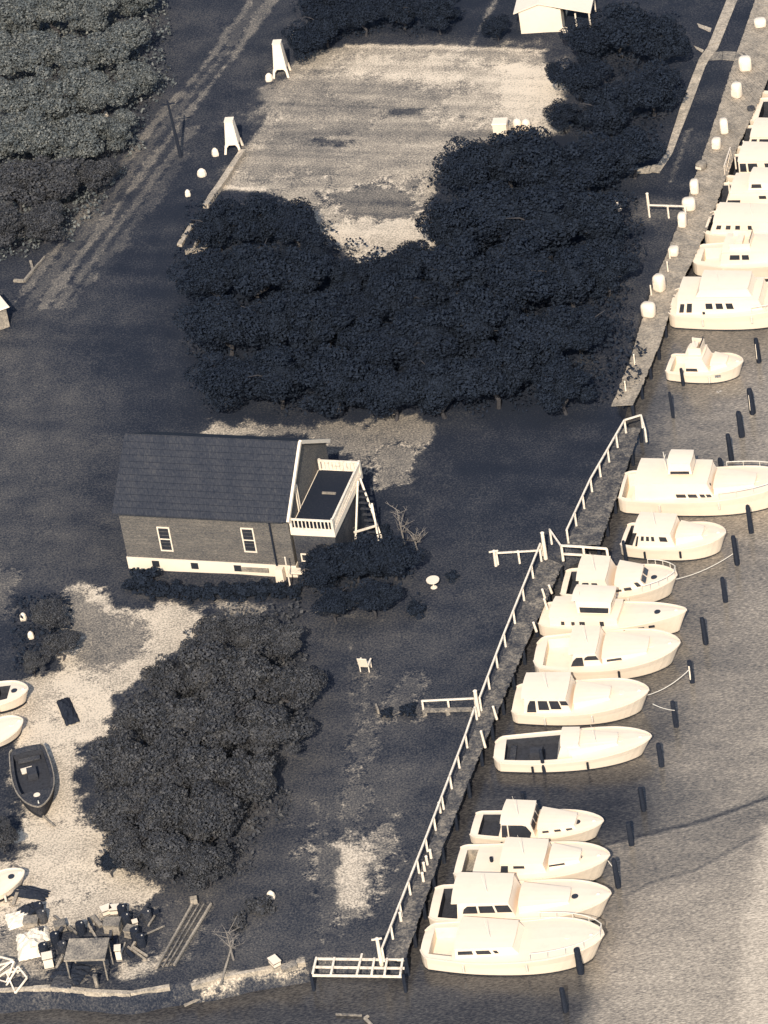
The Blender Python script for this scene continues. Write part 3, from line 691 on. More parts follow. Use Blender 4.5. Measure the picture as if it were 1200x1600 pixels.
boat('large white motor yacht with flybridge canopy and a row of low dark windows', (974, 781), (1236, 748), 4.0, 1.2, 2.0,
     houses=[dict(x=(.10, .58), w=.78, wf=.72, h=1.5, ra=.1, rf=.5, win=[(.52, .64, .12, .32), (.67, .78, .12, .32), (.82, .88, .14, .32), (.9, .96, .14, .32)]), dict(name='wheelhouse', x=(.30, .44), w=.44, wf=.42, h=1.0, z=2.9, ra=.1, rf=.1, win=[(.1, .9, .05, .3)]), dict(x=(.56, .82), w=.6, wf=.35, h=.4, rf=1.0)], cockpit=(.02, .08, .8, 'canvas'), mast=(.28, 1.6, 2.6), bow=2.6, rail=.6)
boat('small white cabin cruiser alone in its slip with tall peaked wheelhouse', (1046, 582), (1161, 566), 2.7, .8, 1.2,
     houses=[dict(x=(.26, .62), w=.76, wf=.7, h=1.35, ra=.1, rf=.6, win=[(.05, .5, .1, .3)]), dict(x=(.6, .85), w=.66, wf=.4, h=.4, rf=1.0)], cockpit=(.06, .25, .8, 'canvas'), fly=(.32, .48, 2.1, .5), bow=2.6, ports=[(.72, .7)])
boat('big white motor yacht with three square side windows and a slanted stern awning', (1052, 493), (1268, 458), 4.2, 1.2, 2.0,
     houses=[dict(x=(.05, .70), w=.82, wf=.72, h=1.35, ra=.25, rf=.5, win=[(.04, .09, .1, .72), (.12, .18, .1, .75), (.34, .42, .35, .75), (.46, .54, .35, .75), (.58, .66, .35, .75)]), dict(name='wheelhouse', x=(.2, .6), w=.62, wf=.56, h=.7, z=2.5, ra=.6, rf=.5)], bow=2.6, rail=.6)
boat('white round-sterned cruiser with a dark window pair, tucked behind the three-window yacht', (1086, 417), (1290, 388), 3.7, 1.1, 1.8,
     houses=[dict(x=(.22, .7), w=.74, wf=.66, h=1.15, ra=.3, rf=.5, win=[(.15, .32, .4, .8), (.36, .48, .4, .8)])], cockpit=(.07, .2, .6, 'canvas'), fly=(.3, .45, 2.1, .5), stern=.66)
boat('white cruiser with three small spaced portholes on its long cabin side', (1107, 369), (1300, 340), 3.7, 1.2, 1.9,
     houses=[dict(x=(.05, .72), w=.84, wf=.7, h=1.1, ra=.4, rf=.5, win=[(.06, .12, .35, .7), (.18, .24, .35, .7), (.30, .36, .35, .7), (.46, .51, .35, .7)])], cockpit=(.02, .05, .7))
boat('white cruiser with a dark angled side opening between two crowded yachts', (1119, 323), (1310, 294), 3.7, 1.1, 1.8,
     houses=[dict(x=(.12, .66), w=.8, wf=.7, h=1.2, ra=.4, rf=.5, win=[(.0, .2, .1, .4), (.5, .62, .5, .75)]), dict(name='wheelhouse', x=(.3, .55), w=.6, wf=.55, h=.7, z=2.25, ra=.2, rf=.5, win=[(.1, .45, .3, .8)])], cockpit=(.03, .11, .78))
boat('white yacht with upright stern railings and dark upper deck openings', (1137, 279), (1320, 250), 3.7, 1.15, 1.8,
     houses=[dict(x=(.14, .7), w=.82, wf=.7, h=1.5, ra=.0, rf=.4, win=[(.02, .12, .3, .85), (.15, .3, .3, .85), (.42, .58, .4, .85)])], extras=[rear_rail], cockpit=(.04, .13, .8))
boat('long flat-topped white cruiser with a faint slot window near the upper pier', (1153, 233), (1330, 205), 3.7, 1.1, 1.8,
     houses=[dict(x=(.13, .7), w=.78, wf=.7, h=1.0, ra=.3, rf=.4, win=[(.03, .12, .3, .8), (.16, .35, .5, .8)])], cockpit=(.03, .12, .78))
boat('white cruiser with a round grey hatch box on its stern deck', (1166, 190), (1340, 160), 3.7, 1.1, 1.8,
     houses=[dict(x=(.25, .7), w=.76, wf=.66, h=1.2, ra=.3, rf=.5, win=[(.05, .14, .3, .8), (.18, .5, .4, .7)])], cockpit=(.14, .24, .7), extras=[tank_on_deck])
boat('white round-sterned boat highest up the row beside the pale pier', (1180, 148), (1350, 120), 3.7, 1.1, 1.8,
     houses=[dict(x=(.3, .7), w=.74, wf=.66, h=1.2, ra=.3, rf=.5, win=[(.02, .5, .4, .7)])], cockpit=(.08, .28, .72), stern=.7)
boat('white cruiser whose stern meets the right photo edge below the topmost boat', (1196, 104), (1360, 74), 3.7, 1.1, 1.8, houses=[dict(x=(.15, .7), w=.78, wf=.66, h=1.2, win=[(.1, .3, .4, .7)])])
boat('white boat mostly cut off by the top right edge of the photo', (1203, 52), (1370, 22), 3.8, 1.1, 1.8, houses=[dict(x=(.2, .7), w=.76, wf=.66, h=1.2, win=[(.1, .5, .4, .7)])])
# boats ashore
YG = 'boats hauled out in the sandy yard'
boat('white hauled-out boat with one dark slanted stripe, at the left edge of the sand', (-60, 1100), (44, 1078), 2.6, .7, 1.0, houses=[dict(x=(.2, .45), w=.6, h=.6, win=[(.2, .7, .3, .7)])], cockpit=(.55, .72, .6), z=.15, name='hauled_boat', group=YG)
boat('upturned-looking pale boat lying on the sand below the striped one', (-50, 1165), (36, 1126), 2.5, .5, .8, z=.1, name='hauled_boat', group=YG)
boat('white hull lying slanted at the left edge above the boatyard clutter', (-60, 1412), (38, 1362), 2.2, .5, .8, z=.1, name='hauled_boat', group=YG, houses=[dict(x=(.2, .5), w=.6, h=.4)])
boat('old dark wooden workboat standing in the yard with a white box on deck', (44, 1180), (62, 1262), 2.7, .7, 1.1, z=.2, name='wooden_boat', cat='boat', group=YG, m_hull=M['rust'], cockpit=(.08, .72, .8), bow=2.0)

# mooring lines
def rope(label, a, b, sag=.3):
    p, q = P(*a), P(*b); n = 10; pts = []
    for k in range(n + 1):
        t = k / n; v = p.lerp(q, t); v.z -= sag * 4 * t * (1 - t); pts.append(v)
    m = MB((p, 0.0)).path(pts, .028, 5).build('mooring_line', M['metal']); m.location = p
    tag(m, label, 'rope', 'mooring lines')
rope('slack pale mooring line from the diamond-window cruiser bow to an outer pile', (1056, 905, .1), (1150, 862, -.3))
rope('pale mooring line from the four-window cruiser bow to the white-sided pile', (1012, 1086, .1), (1078, 1045, .4))
rope('pale mooring line from the broad arched cruiser bow down to a pile', (1020, 1100, .1), (1054, 1110, .4), .1)
rope('pale mooring line from the third cruiser bow to the outer pile row', (950, 1345, .1), (966, 1362, 0), .1)

# ------------------------------------------------------------------ mooring piles
def mpile(label, top, bot, white=False, r=.17, group='dark mooring piles standing in the water', band=False):
    p = P(*bot, WZ); h = (bot[1] - top[1]) / (FPX / 323 * math.cos(R(PITCH)))
    n = 9; V = []; F = []; lv = [(-2.2, 1.12), (0, 1.08), (.35, 1.15), (h * .5, 1.0), (h * .93, .96), (h, .80)]
    ph = random.random() * 6
    for zz, s in lv:
        for k in range(n):
            a = 2 * math.pi * k / n; rr = r * s * (1 + .09 * math.sin(a * 3 + ph)); V.append((rr * math.cos(a) - .03 * zz, rr * math.sin(a), zz))
    for i in range(len(lv) - 1):
        for k in range(n): F.append((i * n + k, i * n + (k + 1) % n, (i + 1) * n + (k + 1) % n, (i + 1) * n + k))
    F.append(tuple((len(lv) - 1) * n + k for k in range(n)))
    e = empty('mooring_pile', p); tag(e, label, 'pile', group)
    MB().add(V, F).build('post', M['pile'], e)
    if band: MB().tube((-.03, 0, h * .72), (-.03, 0, h * .8), r * 1.12, r * 1.12, 9).build('rope_wrap', M['metal'], e)
    if white: MB().box((-.03 - r * .55, -r * .75, h * .5), (.09, .05, h * .62)).build('white_batten', M['white'], e)
PL = [
 ((1178, 528), (1186, 566), 'tall pile farthest up the outer row, right of the small lone cruiser', 1), ((1170, 607), (1176, 646), 'stout pile with a pale batten, second from the top of the outer row', 1),
 ((1155, 643), (1159, 682), 'outer pile just below the stout battened one', 0), ((1139, 678), (1143, 720), 'outer pile above and left of the big yacht bow', 0),
 ((1126, 716), (1129, 748), 'pile partly against the top of the big motor yacht foredeck', 0), ((1171, 790), (1174, 832), 'pile right of the gate-side cruiser, below the big yacht bow', 0),
 ((1148, 838), (1152, 882), 'outer pile off the bow of the cruiser below the gate', 0), ((1129, 903), (1134, 940), 'outer pile right of the diamond-window cruiser', 0),
 ((1100, 966), (1103, 1006), 'outer pile right of the pointed-bow yacht', 0), ((1077, 1033), (1082, 1066), 'outer pile with a bright white side off the broad arched cruiser', 1),
 ((1053, 1097), (1057, 1135), 'outer pile off the bow of the four-window cruiser', 0), ((1029, 1163), (1034, 1197), 'outer pile beside the bow of the open cockpit boat', 0),
 ((1001, 1232), (1006, 1266), 'outer pile in the empty slip below the open cockpit boat', 0), ((983, 1286), (987, 1320), 'outer pile right of the dark-wheelhouse cruiser bow', 0),
 ((961, 1344), (966, 1386), 'outer pile off the third cruiser from the front', 0), ((898, 1484), (908, 1520), 'thick pile against the front hull of the nearest cruiser', 0),
 ((879, 1546), (884, 1580), 'lowest pile of the outer row, alone in open water near the bottom', 0)]
for t, b, l, wht in PL: mpile(l, t, b, bool(wht), .21 if 'thick' in l or 'stout' in l else .17, band=False)
PN = [((1100, 486), (1103, 509), 'thin dark pile against the side of the three-window yacht'), ((1064, 575), (1068, 600), 'thin dark pile against the side of the small lone cruiser'),
 ((1048, 612), (1052, 650), 'dark pile in the water below the small lone cruiser stern'), ((975, 845), (979, 876), 'dark pile at the stern corner of the cruiser below the gate'),
 ((1112, 755), (1114, 792), 'slim pile against the flank of the big motor yacht'), ((952, 910), (954, 922), 'slim pile before the diamond-window cruiser side'),
 ((902, 1036), (904, 1052), 'short pile before the broad arched cruiser'), ((872, 1104), (876, 1126), 'dark pile before the four-window cruiser hull'),
 ((847, 1172), (851, 1206), 'dark pile before the open cockpit boat hull'), ((942, 968), (943, 984), 'slim pile before the pointed-bow yacht side'),
 ((922, 1412), (926, 1428), 'short pile before the second cruiser bow'), ((818, 1238), (820, 1258), 'dark pile standing behind the dark-wheelhouse cruiser roof'), ((765, 1340), (772, 1362), 'dark pile beside the slanting doorway of the third cruiser')]
for t, b, l in PN: mpile(l, t, (b[0], b[1] + 2), False, .12, 'thin piles between the boats')

# ------------------------------------------------------------------ dock lockers
LK = [(1105, 118, 26, 'tallest locker near the cross walkway at the top of the pier'), (1153, 148, 24, 'lone locker left of the highest boat'), (1132, 206, 26, 'locker above the pair by the pier bend'), (1120, 230, 20, 'locker touching the pair from below'),
      (1096, 262, 14, 'grey-topped squat locker'), (1086, 300, 20, 'upper one of the three touching lockers'), (1077, 326, 24, 'middle one of the three touching lockers'), (1067, 352, 24, 'lowest one of the three touching lockers, with rounded top'),
      (1053, 397, 12, 'small low locker just below the rounded one'), (1031, 452, 24, 'white locker left of the three-window yacht stern'), (1014, 492, 22, 'worn locker with dark patches below the yacht stern'), (1188, 40, 16, 'locker at the upper right edge beside the cut-off boat')]
LK[0] = (1152 - 0, 150 - 0, 24, LK[0][3]); LK[1] = (1165, 108, 28, LK[1][3])
for px, py, hp, lab in LK:
    p = P(px, py, .1); h = hp / 18 * .88; e = empty('dock_locker', p, R(-24)); tag(e, 'white dock locker: ' + lab, 'dock locker', 'white lockers on the upper pier')
    wd = random.uniform(.62, 1.1); h *= random.uniform(.72, 1.12); e.rotation_euler[2] = R(random.uniform(-50, 0)); V = []; F = []
    n = 14
    for zz, s in ((0, .92), (.08, 1), (h * .72, 1), (h * .9, .9), (h, .62)):
        for k in range(n):
            a = 2 * math.pi * k / n; cx, sy = math.cos(a), math.sin(a); q = (abs(cx) ** 4 + abs(sy) ** 4) ** -.25
            V.append((wd / 2 * s * cx * q, .42 * s * sy * q, zz))
    for i in range(4):
        for k in range(n): F.append((i * n + k, i * n + (k + 1) % n, (i + 1) * n + (k + 1) % n, (i + 1) * n + k))
    F.append(tuple(4 * n + k for k in range(n)))
    MB().add(V, F).build('body', M['white'] if 'grey' not in lab else M['palewood'], e, smooth=True)
    MB().box((0, -.43, h * .35), (.5, .03, h * .45)).build('door', M['canvas'], e); MB().box((.16, -.46, h * .4), (.05, .03, .12)).build('handle', M['metal'], e)

# ------------------------------------------------------------------ house
PH = R(-21)
G = P(466, 902, 0); e = empty('house', G, PH)
tag(e, 'large grey shingled house with a long dark roof and white-railed flat side porch', 'house')
Wd, Ev, Rg, D1, D2 = 12.6, 5.2, 8.35, 4.4, 5.2   # width, eave, ridge, front run, rear run
def wallbox(name, m, x0, x1, y0, y1, z0, z1): return MB().box(((x0 + x1) / 2, (y0 + y1) / 2, (z0 + z1) / 2), (x1 - x0, y1 - y0, z1 - z0)).build(name, m, e)
found = wallbox('foundation', M['white'], -Wd, 0, -.06, D1 + D2 + .05, -.2, 1.0)
body = MB().add([(-Wd + .05, 0, 1.0), (-.05, 0, 1.0), (-.05, D1 + D2, 1.0), (-Wd + .05, D1 + D2, 1.0), (-Wd + .05, 0, Ev), (-.05, 0, Ev), (-.05, D1 + D2, Ev - .4), (-Wd + .05, D1 + D2, Ev - .4), (-Wd + .05, D1, Rg), (-.05, D1, Rg)],
     [(3, 2, 1, 0), (0, 1, 5, 4), (2, 3, 7, 6), (1, 2, 6, 9, 5), (3, 0, 4, 8, 7)]).build('wall', M['shingle'], e)
# siding courses as thin laps
lap = MB()
for k in range(13):
    z = 1.22 + k * .31; lap.box((-Wd / 2, -.02, z), (Wd - .12, .03, .03))
lap.build('lap_siding', M['gable'], e)
def slope(name, m, x0, x1, ya, za, yb, zb, th=.14):
    b = MB(); n = Vector((0, -(zb - za), yb - ya)).normalized() * th
    A = [Vector((x0, ya, za)), Vector((x1, ya, za)), Vector((x1, yb, zb)), Vector((x0, yb, zb))]
    return b.hexa(A, [v + n for v in A]).build(name, m, e)
r1 = slope('roof', M['roof'], -Wd - .25, .12, -.35, Ev - .25, D1, Rg + .01)
yk = D1 + 3.8; zk = Rg - 2.2
r2 = slope('roof', M['roof'], -Wd - .25, .12, D1 + .01, Rg, D1 + D2 + .3, Ev - .55)
# shingle course lines
cl = MB()
for k in range(1, 12):
    t = k / 12; y = -.35 + (D1 + .35) * t; z = Ev - .25 + (Rg - Ev + .25) * t; nn = Vector((0, -(Rg - Ev + .25), D1 + .35)).normalized() * .15
    cl.bar((-Wd - .2, y + nn.y, z + nn.z), (.1, y + nn.y, z + nn.z), .03, .012)
cl.build('shingle_course', M['tar'], r1)
tv = Vector((.16, 0, .02))
MB().bar(Vector((.13, -.36, Ev - .2)) , Vector((.13, D1, Rg + .12)), .18, .26).build('rake_trim', M['white'], e)
MB().bar(Vector((.13, D1 + .02, Rg + .12)), Vector((.13, D1 + D2 + .25, Ev - .45)), .18, .26).build('rake_trim', M['white'], e)
MB().bar((-Wd - .25, -.38, Ev - .22), (-.3, -.38, Ev - .22), .06, .12).build('gutter', M['roof'], e)
def hwin(x, y, z, w_, h_, frame=True, face='front', panes=2, par=None):
    fr = MB(); t = .09; a = par or e
    def bx(b, u, v, du, dv, dep, off):
        if face == 'front': b.box((x + u, y - off, z + v), (du, dep, dv))
        else: b.box((x + off, y + u, z + v), (dep, du, dv))
    if frame:
        for u, v, du, dv in ((-w_ / 2, 0, t, h_ + t), (w_ / 2, 0, t, h_ + t)): bx(fr, u, v, du, dv, .08, .035)
        for u, v, du, dv in ((0, h_ / 2, w_ - t, t), (0, -h_ / 2, w_ - t, t)) + (((0, 0, w_ - t, t * .8),) if panes == 2 else ()): bx(fr, u, v, du, dv, .07, .033)
        f = fr.build('window', M['white'], a)
    else: f = a
    g = MB(); bx(g, 0, 0, w_ - t * .9, h_ - t * .9, .03, .012); g.build('pane' if frame else 'window', M['glass'], f)
def HX(px): # pixel column on the front wall -> local x
    return -(466 - px) / (260 / Wd)
for px, zc in ((268, 2.75), (397, 3.05)): hwin(HX(px + 4), 0, zc, .85, 2.0)
for px in (248, 308, 374): hwin(HX(px + 2), -.06, .55, .62, .6, frame=False, par=found)
MB().box((HX(403), -.14, .55), (2.0, .10, .34)).build('vent_panel', M['palewood'], found)
hwin(.0, D1 * .55, 5.0, .35, 2.2, face='side', panes=1)
MB().tube((-1.35, -.2, .2), (-1.35, -.2, Ev - .3), .07, .07, 8).build('downpipe', M['tar'], e)
# side porch (flat roof + white balustrade)
PX, PD, PZ = 3.15, 7.0, 3.9
MB().box((PX / 2 + .02, .2 + PD / 2, PZ / 2 - .1), (PX - .1, PD - .1, PZ)).build('porch_wall', M['rust'], e)
MB().box((PX / 2 + .04, .15 + PD / 2, PZ - .05), (PX + .1, PD + .1, .5)).build('porch_fascia', M['white'], e)
pr = MB().box((PX / 2 + .04, .15 + PD / 2, PZ + .24), (PX - .1, PD - .1, .06)).build('porch_roof', M['tar'], e)
MB().box((PX * .52, PD * .62, PZ + .32), (1.0, .16, .12)).build('roof_vent', M['palewood'], pr)
def balus(a, b, solid=False):
    A, Bb = Vector((*a, PZ + .2)), Vector((*b, PZ + .2)); f = MB()
    f.bar(A + Vector((0, 0, .85)), Bb + Vector((0, 0, .85)), .14, .10)
    f.bar(A + Vector((0, 0, .08)), Bb + Vector((0, 0, .08)), .1, .08)
    n = int((Bb - A).length / .26)
    for k in range(1, n): 
        p = A.lerp(Bb, k / n); f.box((p.x, p.y, p.z + .45), (.07 if not solid else .24, .07, .72))
    for p in (A, Bb): f.box((p.x, p.y, p.z + .48), (.16, .16, 1.0))
    f.build('balustrade', M['fence'], e)
balus((.12, .12), (PX, .12)); balus((PX, .15 + .1), (PX, PD)); balus((.2, PD + .15), (PX, PD + .15), True)
hwin(.75, .24, 1.6, .6, .6, panes=1)
# porch post frame at the side: white slanting supports
for a, b in (((PX + .2, PD * .9, PZ + .3), (PX + 1.9, PD * .62, 0)), ((PX + .15, PD * .85, PZ + .3), (PX + .5, PD * .25, 0.0)), ((PX + .3, PD * .45, 1.8), (PX + 1.6, PD * .62, 1.6)), ((PX + 1.2, PD * .74, PZ - 1), (PX + 1.9, PD * .5, 0))):
    MB().bar(a, b, .12).build('stair_stringer', M['fence'], e)
for k in range(9):
    t = k / 9; MB().box((PX + .35 + 1.0 * t, PD * (.8 - .2 * t), PZ - .3 - 3.5 * t), (.7, .2, .05)).build('stair_tread', M['rust'], e)
MB().box((-1.1, -.5, .55), (.6, .5, 1.1), 0, .9).build('cellar_hatch', M['white'], e)
MB().box((.25, -.4, .85), (1.3, .6, .12)).build('step', M['white'], e)
post('slim white pole standing in front of the house corner', 455, 925, 3.0, .05, name='flag_pole', cat='pole')

# top building
G2 = P(880, 50, 0); rz2 = R(-14); e = empty('cottage', G2, rz2); tag(e, 'small white cottage with covered side porch at the top edge', 'cottage')
MB().box((-1.75, 1.6, 1.05), (3.5, 3.2, 2.1)).build('wall', M['white'], e)
for y_, f_ in ((0, (0, 1, 2)), (3.2, (2, 1, 0))): MB().add([(-3.5, y_, 2.1), (0, y_, 2.1), (-1.75, y_, 2.75)], [f_]).build('gable_end', M['white'], e)
for s_, x0, x1, z0, z1 in ((0, -3.9, -1.75, 2.0, 2.82), (1, -1.75, 2.5, 2.82, 1.75)):
    A = [Vector((x0, -.25, z0)), Vector((x1, -.25, z1)), Vector((x1, 3.4, z1)), Vector((x0, 3.4, z0))]
    MB().hexa(A, [v + Vector((0, 0, .1)) for v in A]).build('roof', M['white'], e)
for x, y in ((1.2, -.1), (2.35, -.1), (2.35, 3.2)): MB().box((x, y, .85), (.12, .12, 1.8)).build('porch_post', M['white'], e)
MB().box((.15, -.12, .2), (.5, .2, .55)).build('porch_step', M['white'], e)
MB().box((1.2, 1.6, .06), (2.3, 3.0, .12)).build('porch_floor', M['darkwood'], e)
MB().box((.03, 1.6, 1.0), (.05, .9, 1.9)).build('door', M['glass'], e)

# tapered towers
for px, py, hp, lab in ((441, 116, 52, 'tapered white tower with notched base at the upper corner of the pale field'), (366, 234, 48, 'tapered white tower with notched base at the left corner of the pale field')):
    p = P(px, py, 0); h = hp / 17.2; e = empty('marker_tower', p, R(-12)); tag(e, lab, 'tower')
    b, t, z0 = .62, .33, .75
    f = lambda z: b + (t - b) * z / h
    for k, (sx, sy) in enumerate(((-1, -1), (1, -1), (1, 1), (-1, 1))):
        MB().add(*(lambda q: (q, [(3, 2, 1, 0), (4, 5, 6, 7), (0, 1, 5, 4), (1, 2, 6, 5), (2, 3, 7, 6), (3, 0, 4, 7)]))(
            [(sx * f(0) + dx, sy * f(0) + dy, 0) for dx, dy in ((-.09, -.09), (.09, -.09), (.09, .09), (-.09, .09))] + [(sx * (f(z0) - .05) + dx, sy * (f(z0) - .05) + dy, z0) for dx, dy in ((-.09, -.09), (.09, -.09), (.09, .09), (-.09, .09))])).build('leg', M['white'], e)
    bb = MB().hexa([(-f(z0), -f(z0), z0), (f(z0), -f(z0), z0), (f(z0), f(z0), z0), (-f(z0), f(z0), z0)], [(-t, -t, h), (t, -t, h), (t, t, h), (-t, t, h)])
    for sx in (-1, 1):  # notched lower boards
        bb.add([(sx * f(.3), -f(.3), .3), (sx * f(.3) * .45, -f(z0), z0 + .01), (sx * f(z0), -f(z0), z0 + .01), (sx * f(.3), -f(.3) + .05, .3), (sx * f(.3) * .45, -f(z0) + .05, z0 + .01), (sx * f(z0), -f(z0) + .05, z0 + .01)], [(0, 1, 2), (5, 4, 3), (0, 3, 4, 1), (1, 4, 5, 2), (2, 5, 3, 0)])
    bb.build('cladding', M['white'], e)
    MB().box((0, 0, h + .04), (t * 2.2, t * 2.2, .08)).build('cap', M['white'], e)
for px, py, lab in ((337, 243, 'small white marker stone left of the lower tapered tower'), (316, 275, 'small white marker stone between the tower and the track'), (421, 126, 'small white marker stone at the foot of the upper tapered tower'), (461, 60, 'small white marker stone behind the upper tapered tower'),
                     (294, 306, 'faint pale stone by the low wall end'), (164, 182, 'upper of two pale stones in the left woods'), (165, 197, 'lower of two pale stones in the left woods'), (203, 696, 'small white stone on the dark lawn left of the house roof'), (668, 492, 'tiny white stone in the middle of the dark grove'), (49, 997, 'white stone at the edge of the dark clump left of the sand'), (37, 968, 'pale stone above the white one left of the sand'),
                     (424, 1403, 'small pale stone on the lawn above the rail track'), (12, 1298, 'pale stone at the far left edge by the wooden boat'), (962, 322, 'upper pale stone by the dark trees near the patio'), (967, 328, 'lower pale stone by the dark trees near the patio')):
    p = P(px, py, 0); s = .28 if 'tiny' not in lab else .14
    if 'marker' in lab: s = .34
    b = MB(); V = []; F = []; n = 8
    for zz, k_ in ((-.05, .9), (.15 * s / .3, 1.0), (.45 * s / .3, .8), (.6 * s / .3, .35)):
        for k in range(n): a = k / n * 6.283; q = 1 + .15 * math.sin(a * 2 + px); V.append((s * k_ * q * math.cos(a), s * k_ * math.sin(a) * .8, zz))
    for i in range(3):
        for k in range(n): F.append((i * n + k, i * n + (k + 1) % n, (i + 1) * n + (k + 1) % n, (i + 1) * n + k))
    F.append(tuple(3 * n + k for k in range(n)))
    o = b.add(V, F).build('marker_stone', M['white']); o.location = p; tag(o, lab, 'stone')
ribbon('low_wall', 'low pale wall running down from the lower tapered tower', 'wall', [(380, 240), (352, 282), (322, 326)], .5, .4, 0, M['concrete'])
ribbon('low_wall', 'short broken piece of pale wall beyond the low wall end', 'wall', [(300, 354), (281, 386)], .4, .3, 0, M['concrete'])
ribbon('fallen_timber', 'pale timber debris lying beside the broken wall', 'timber', [(290, 396), (322, 392)], .4, .3, 0, M['palewood'])
ribbon('fallen_timber', 'pale angled timber leaning over the debris by the broken wall', 'timber', [(304, 390), (316, 368), (324, 388)], .2, .3, .1, M['palewood'])
ribbon('fallen_timber', 'small pale timber below the debris by the broken wall', 'timber', [(298, 434), (322, 434)], .3, .2, 0, M['palewood'])
ribbon('fallen_branch', 'pale forked branch at the lower end of the dirt track', 'branch', [(22, 440), (38, 441), (52, 424), (48, 410)], .22, .2, 0, M['palewood'])
ribbon('fallen_branch', 'straight pale branch above the forked one beside the track', 'branch', [(52, 424), (70, 402)], .14, .15, .02, M['palewood'])
for x, y, w_, h_, lab, nm in ((783, 206, 1.1, .95, 'white box-shaped shed on the pale field by the big tree', 'white_shed'),):
    p = P(x, y, 0); e = empty(nm, p, R(-15)); tag(e, lab, 'shed'); MB().box((0, 0, h_ / 2), (w_, .9, h_)).build('wall', M['white'], e)
    MB().box((0, 0, h_ + .05), (w_ + .16, 1.05, .1), 0, .9).build('roof', M['white'], e); MB().box((.2, -.46, .35), (.35, .04, .7)).build('door', M['canvas'], e)
for x, y, lab in ((809, 199, 'left of two round white tanks by the big tree on the field'), (823, 200, 'right of two round white tanks by the big tree on the field')):
    p = P(x, y, 0); e = empty('round_tank', p); tag(e, lab, 'tank'); V = []; F = []; n = 12; prof = ((0, .3), (.1, .36), (.55, .36), (.72, .26), (.8, .08))
    for zz, rr in prof:
        for k in range(n): V.append((rr * math.cos(k / n * 6.283), rr * math.sin(k / n * 6.283), zz))
    for i in range(4):
        for k in range(n): F.append((i * n + k, i * n + (k + 1) % n, (i + 1) * n + (k + 1) % n, (i + 1) * n + k))
    F.append(tuple(4 * n + k for k in range(n))); MB().add(V, F).build('body', M['white'], e, True); MB().tube((0, 0, .78), (0, 0, .9), .05, .05).build('valve', M['metal'], e)
# white corner building at left
p = P(18, 470, 0); e = empty('hut', P(-30, 520, 0), R(20)); tag(e, 'corner of a white hut cut off by the left edge beside the dirt track', 'hut')
MB().box((.6, .6, .9), (3.2, 2.4, 1.8)).build('wall', M['palewood'], e); MB().box((.6, .6, 1.9), (3.7, 2.9, .16), 0, .96).build('roof', M['white'], e)
# utility pole
p = P(283, 246, 0); e = empty('utility_pole', p); tag(e, 'tall dark utility pole leaning beside the dirt track', 'utility pole')
MB().tube((0, 0, -.2), (-.25, .1, 5.3), .15, .09, 9).build('pole', M['pile'], e); MB().bar((-.75, .1, 5.0), (.3, .1, 5.0), .1).build('crossarm', M['pile'], e)

# lawn furniture
p = P(678, 918, 0); e = empty('round_table', p); tag(e, 'round white garden table on the dark lawn right of the house', 'table')
MB().tube((0, 0, .62), (0, 0, .70), .46, .46, 20).build('table_top', M['white'], e); MB().tube((0, 0, 0), (0, 0, .62), .06, .05).build('leg', M['white'], e); MB().tube((0, 0, 0), (0, 0, .05), .25, .2, 12).build('base', M['white'], e)
def chair(lab, px, py, rz, s=1.0):
    p = P(px, py, 0); e = empty('garden_chair', p, rz); tag(e, lab, 'chair')
    MB().box((0, 0, .42 * s), (.6 * s, .55 * s, .06)).build('seat', M['white'], e)
    MB().bar((0, .28 * s, .42 * s), (0, .48 * s, 1.15 * s), .58 * s, .05).build('backrest', M['white'], e)
    for sx in (-1, 1):
        MB().box((sx * .3 * s, 0, .62 * s), (.1, .6 * s, .05)).build('armrest', M['white'], e)
        for sy in (-1, 1): MB().box((sx * .27 * s, sy * .24 * s, .2 * s), (.07, .07, .4 * s)).build('leg', M['white'], e)
chair('white garden chair standing on the lawn among faint pale lines', 572, 1046, R(160), 1.15)
chair('small white garden chair under the dark trees right of the house', 541, 950, R(60), .6)
ribbon('lawn_stake', 'short pale stake on the lawn below the garden chair', 'stake', [(588, 1106), (592, 1116)], .12, .35, 0, M['palewood'])

# ------------------------------------------------------------------ boatyard clutter
def crate(lab, px, py, d, rz, m='palewood', name='crate', cat='crate'):
    p = P(px, py, 0); e = empty(name, p, rz); tag(e, lab, cat)
    MB().box((0, 0, d[2] / 2), (d[0], d[1], d[2])).build('body', M[m], e)
    for z in (.08, d[2] - .06): MB().box((0, 0, z), (d[0] + .04, d[1] + .04, .08)).build('batten', M['oldwood'] if m != 'oldwood' else M['palewood'], e)
    MB().box((0, 0, d[2] + .03), (d[0] + .08, d[1] + .08, .05)).build('lid', M[m if m == 'white' else 'oldwood'], e)
CR_ = [(167, 1428, (.6, .5, .5), 'white', 'left of two white-lidded crates at the top of the clutter'), (180, 1427, (.55, .5, .5), 'white', 'right of two white-lidded crates at the top of the clutter'),
 (178, 1455, (1.0, .8, .8), 'palewood', 'large pale crate below the two white-lidded ones'), (205, 1462, (.6, .6, .6), 'oldwood', 'grey crate right of the large pale one'), (212, 1447, (.3, .3, .4), 'white', 'tiny white box beside the dark oil drums'),
 (77, 1510, (.6, .6, .9), 'white', 'white-topped box left of the lean-to roof'), (50, 1446, (.9, .7, .5), 'palewood', 'pale crate at the lower edge of the bright sand'), (95, 1452, (.7, .6, .5), 'oldwood', 'grey crate left of the shed roof, near the sand'),
 (187, 1498, (.35, .5, .9), 'white', 'narrow upright white box right of the lean-to roof'), (430, 1508, (.5, .7, .45), 'white', 'white box tipped on the shore seawall'), (452, 1514, (.9, .4, .25), 'palewood', 'flat pale box near the end of the seawall'), (152, 1542, (.2, .2, .9), 'palewood', 'thin upright pale box at the lower shore')]
